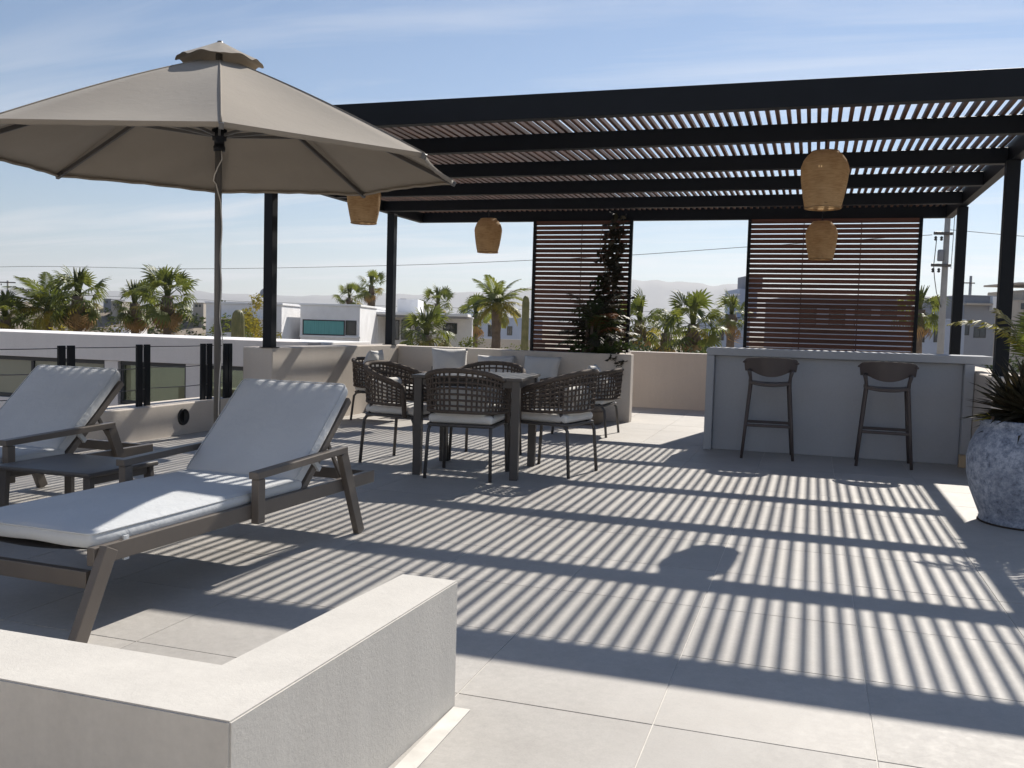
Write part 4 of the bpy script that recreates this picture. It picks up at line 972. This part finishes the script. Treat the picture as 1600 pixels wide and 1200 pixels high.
MB().tube([(0.6, 2, 8.4), (0.6, 2, 9.2)], 0.03, 5).build('antenna', 'frame_dark', a); MB().lathe([(0.0, 0), (0.2, 0.05), (0.3, 0.14)], 12).build('antenna_dish', 'house_grey', a, (0.6, 2, 9.0), (1.2, 0, 0))
b2 = house('white_house', 'white box house with wide teal-curtained window', 467, 560, 475, 50, 10)
hwin(b2, 471, 537, 500, 524, 'curtain_teal', bars=0); hwin(b2, 538, 555, 501, 524, bars=0); hbox('band', b2, 466, 561, 524.5, 528, -0.08, 0.079, 'house_white')
b3 = house('white_house', 'low white house with thin flat roof and dark open porch', 600, 735, 494, 60, 10)
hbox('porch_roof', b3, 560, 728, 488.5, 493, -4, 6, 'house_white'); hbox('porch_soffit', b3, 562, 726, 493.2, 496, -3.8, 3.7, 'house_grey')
hwin(b3, 604, 622, 500, 531, bars=0); hwin(b3, 625, 640, 500, 531, bars=0); hwin(b3, 646, 668, 502, 528, 'glass_dark', bars=1); hwin(b3, 690, 712, 505, 522)
for px in (566, 584): hbox('porch_post', b3, px, px+4, 496.3, 540, -3.7, 0.2, 'house_white')
hbox('porch_wall', b3, 560, 601, 497, 540, 1.0, 0.3, 'house_beige'); hwin(b3, 569, 583, 502, 535, 'glass_dark', 1.0, 0); hwin(b3, 588, 599, 502, 535, 'glass_dark', 1.0, 0)
hbox('roof_room', b3, 618, 650, 468, 488, 4, 4, 'house_white'); hbox('water_tank', b3, 622, 632, 467, 470, 4.5, 1, 'house_grey')
c3 = house('white_house', 'long white house with small dark windows behind the slim palms', 703, 845, 496, 78, 9, 'house_blue')
for p0, p1, q0, q1 in ((709, 717, 507, 521), (744, 750, 512, 522), (760, 773, 508, 526), (790, 798, 510, 524), (722, 732, 526, 531)): hwin(c3, p0, p1, q0, q1)
hbox('roof_room', c3, 716, 738, 483, 496, 3, 3, 'house_white'); hbox('boundary_wall', c3, 700, 850, 530, 560, -8, 0.3, 'house_beige')
d4 = house('grey_house', 'grey blue house with tall block beside the wide slat screen', 1118, 1168, 497, 72, 8, 'house_blue')
hwin(d4, 1118, 1128, 517, 532, bars=0); hbox('stair_block', d4, 1150, 1178, 452, 496.5, 1.5, 5, 'house_blue'); hbox('roof_slab', d4, 1143, 1152, 459, 462, 1.5, 3, 'house_white'); hbox('tower', d4, 1160, 1185, 432, 452, 2.5, 3, 'house_grey')
d5 = house('grey_house', 'dark building seen only through the gaps of the wide slat screen', 1235, 1420, 466, 80, 9, 'house_grey')
for p0 in (1245, 1290, 1330, 1370): hwin(d5, p0, p0+26, 478, 510)
e5 = house('grey_house', 'blue grey house behind the concrete utility pole', 1398, 1503, 498, 64, 8, 'house_blue')
hwin(e5, 1430, 1441, 508, 535, bars=0); hwin(e5, 1455, 1464, 508, 535, bars=0)
e6 = house('grey_house', 'plain grey flat-roofed house between the two right posts', 1500, 1549, 462, 80, 9, 'house_grey')
hwin(e6, 1517, 1536, 511, 528); hwin(e6, 1501, 1510, 508, 524, bars=0); hbox('roof_room', e6, 1544, 1552, 464, 486, -0.5, 3, 'house_white'); hbox('balcony', e6, 1503, 1545, 474, 477, -0.8, 0.8, 'house_beige')
f7 = house('beige_house', 'stepped beige building at the far right edge', 1583, 1680, 470, 105, 12, 'house_beige')
hbox('upper_floor', f7, 1590, 1680, 455, 469.7, 2, 8, 'house_beige'); hbox('roof_slab', f7, 1583, 1680, 443, 446, 1, 8, 'house_beige')
for px in (1598, 1620): hbox('roof_column', f7, px, px+2, 446.2, 455, 2, 0.3, 'house_beige')
hwin(f7, 1588, 1598, 474, 484); hwin(f7, 1604, 1618, 474, 484); hwin(f7, 1588, 1602, 495, 508)
for k, (px0, px1, py, d, ml, lab) in enumerate(((172, 188, 471, 168, 'house_beige', 'tiny beige house on the hillside between the left palms'), (160, 172, 467, 172, 'house_grey', 'tiny grey house highest on the left hillside'), (300, 316, 473, 168, 'house_beige', 'tiny beige house on the hillside just left of the umbrella pole'), (176, 200, 512, 120, 'house_white', 'small white shed at the foot of the left hillside'))):
    t_ = house('hillside_house', lab, px0, px1, py, d, 6, ml, None if d < 130 else 4.5); hwin(t_, px0+3, px0+7, py+3, py+7, bars=0)
    if px1-px0 > 13: hwin(t_, px0+9, px0+12, py+3, py+7, bars=0)

sb = MB(); rr = random.Random(5)
for k in range(170):
    u_ = rr.uniform(-112, -30); v_ = rr.uniform(0.12, 0.5); d_ = 175+(v_-0.5)*90; s_ = 1-2*v_
    hh = GZ-2+(3.0-GZ+2)*(1-s_)**1.25
    leaf_cloud(sb, 34, (CY*u_-SY*d_, SY*u_+CY*d_, hh+0.3), (1.1, 1.1, 0.8), 0.7, 900+k)
tag(sb.build('scrub', 'shrub_green'), 'scattered dry scrub covering the hillside on the left', 'scrub', kind='stuff')

# ------------------------------------------------------------------ utility poles and wires
def upole(label, x, y, ztop, r, arms):
    t_ = thing('utility_pole', label, 'utility pole', (x, y, GZ), YAW)
    MB().tube([(0, 0, 0), (0, 0, (ztop-GZ)/2), (0, 0, ztop-GZ)], [r*1.35, r*1.1, r*0.8], 14).build('shaft', 'concrete_pole', t_)
    for z, x0, x1 in arms:
        am = MB().box(x0, x1, -r-0.12, -r-0.02, z-GZ-0.06, z-GZ+0.06, bev=0.01).build('crossarm', 'frame_grey', t_)
        for xx in (x0+0.08, x0+0.32):
            MB().lathe([(0.03, 0), (0.07, 0.04), (0.04, 0.08), (0.07, 0.12), (0.03, 0.18)], 8).build('insulator', 'frame_dark', am, (xx, -r-0.07, z-GZ-0.30))
    return t_
up1 = upole('concrete utility pole with two side arms behind the bar', 5.05, 41.8, 8.4, 0.125, ((5.42, -0.62, 0.14), (4.12, -0.66, 0.12), (7.6, -0.9, 0.9)))
MB().lathe([(0.10, 0), (0.12, 0.05), (0.12, 0.42), (0.09, 0.47), (0.0, 0.48)], 12).build('transformer', 'house_grey', up1, (-0.24, -0.05, 4.3-GZ))
MB().tube([(-0.5, -0.2, 5.2-GZ), (-0.53, -0.2, 4.6-GZ), (-0.56, -0.2, 4.1-GZ), (-0.5, -0.2, 3.6-GZ), (-0.36, -0.15, 3.0-GZ), (-0.12, -0.1, 2.4-GZ)], 0.018, 5).build('drop_cable', 'wire_dark', up1)
MB().tube([(0.2, -0.1, 8.2-GZ), (0.24, -0.1, 6.5-GZ), (0.22, -0.1, 5.0-GZ), (0.2, -0.1, 4.0-GZ)], 0.014, 5).build('drop_cable', 'wire_dark', up1)
upole('distant thin utility pole between the two right posts', 14.44, 99.94, 7.3, 0.16, ((6.6, -1.8, 0.3), (4.6, -0.8, 0.6)))
upole('distant utility pole at the left edge above the palms', -79.4, 74.46, 4.4, 0.13, ((4.2, -0.9, 0.9),))
def wire(label, pts, r): return tag(MB().tube(pts, r, 5).build('power_line', 'wire_dark'), label, 'power line')
def spline(P, n=8):
    P = [Vector(p) for p in P]; o = []
    for i in range(len(P)-1):
        a, b_, c_, d_ = P[max(i-1, 0)], P[i], P[i+1], P[min(i+2, len(P)-1)]
        for k in range(n):
            t_ = k/n; o.append(0.5*((2*b_)+(c_-a)*t_+(2*a-5*b_+4*c_-d_)*t_*t_+(3*b_-a-3*c_+d_)*t_**3))
    return o+[P[-1]]
wire('thin power line crossing the whole sky above the houses', spline([(-79.4, 62.0, 4.1), (-50.68, 46.92, 4.07), (-35.52, 46.58, 4.03), (-22.37, 45.61, 4.23), (-14.5, 43.97, 4.39), (-8.3, 42.84, 4.61), (-3.04, 42.47, 4.95), (4.5, 41.8, 5.39)]), 0.013)
wire('faint lower power line just above the hills', spline([(-70, 70, 3.0), (-45, 75, 2.7), (-20, 80, 2.7), (-2, 84, 3.1), (12, 92, 4.6)]), 0.016)
wire('power line running right from the utility pole', spline([(5.1, 41.8, 5.6), (10, 41, 5.1), (18, 40, 5.0)]), 0.012)
wire('slack cable near roof level behind the right posts', spline([(4.9, 41.5, 0.3), (8, 41, 0.5), (11, 40, 0.95)]), 0.02)

# ------------------------------------------------------------------ sea-air haze
hm = MB().box(-7900, 7900, -7900, 7900, GZ-1.5, 520).mesh('haze', None)
hmt = bpy.data.materials.new('haze'); hmt.use_nodes = True; t = hmt.node_tree; t.nodes.clear()
o_ = t.nodes.new('ShaderNodeOutputMaterial'); pv = t.nodes.new('ShaderNodeVolumePrincipled')
pv.inputs['Color'].default_value = (0.88, 0.91, 0.97, 1); pv.inputs['Density'].default_value = 0.00014; pv.inputs['Anisotropy'].default_value = 0.3
t.links.new(pv.outputs[0], o_.inputs['Volume']); hm.materials.append(hmt)
tag(obj('haze', hm), kind='stuff')
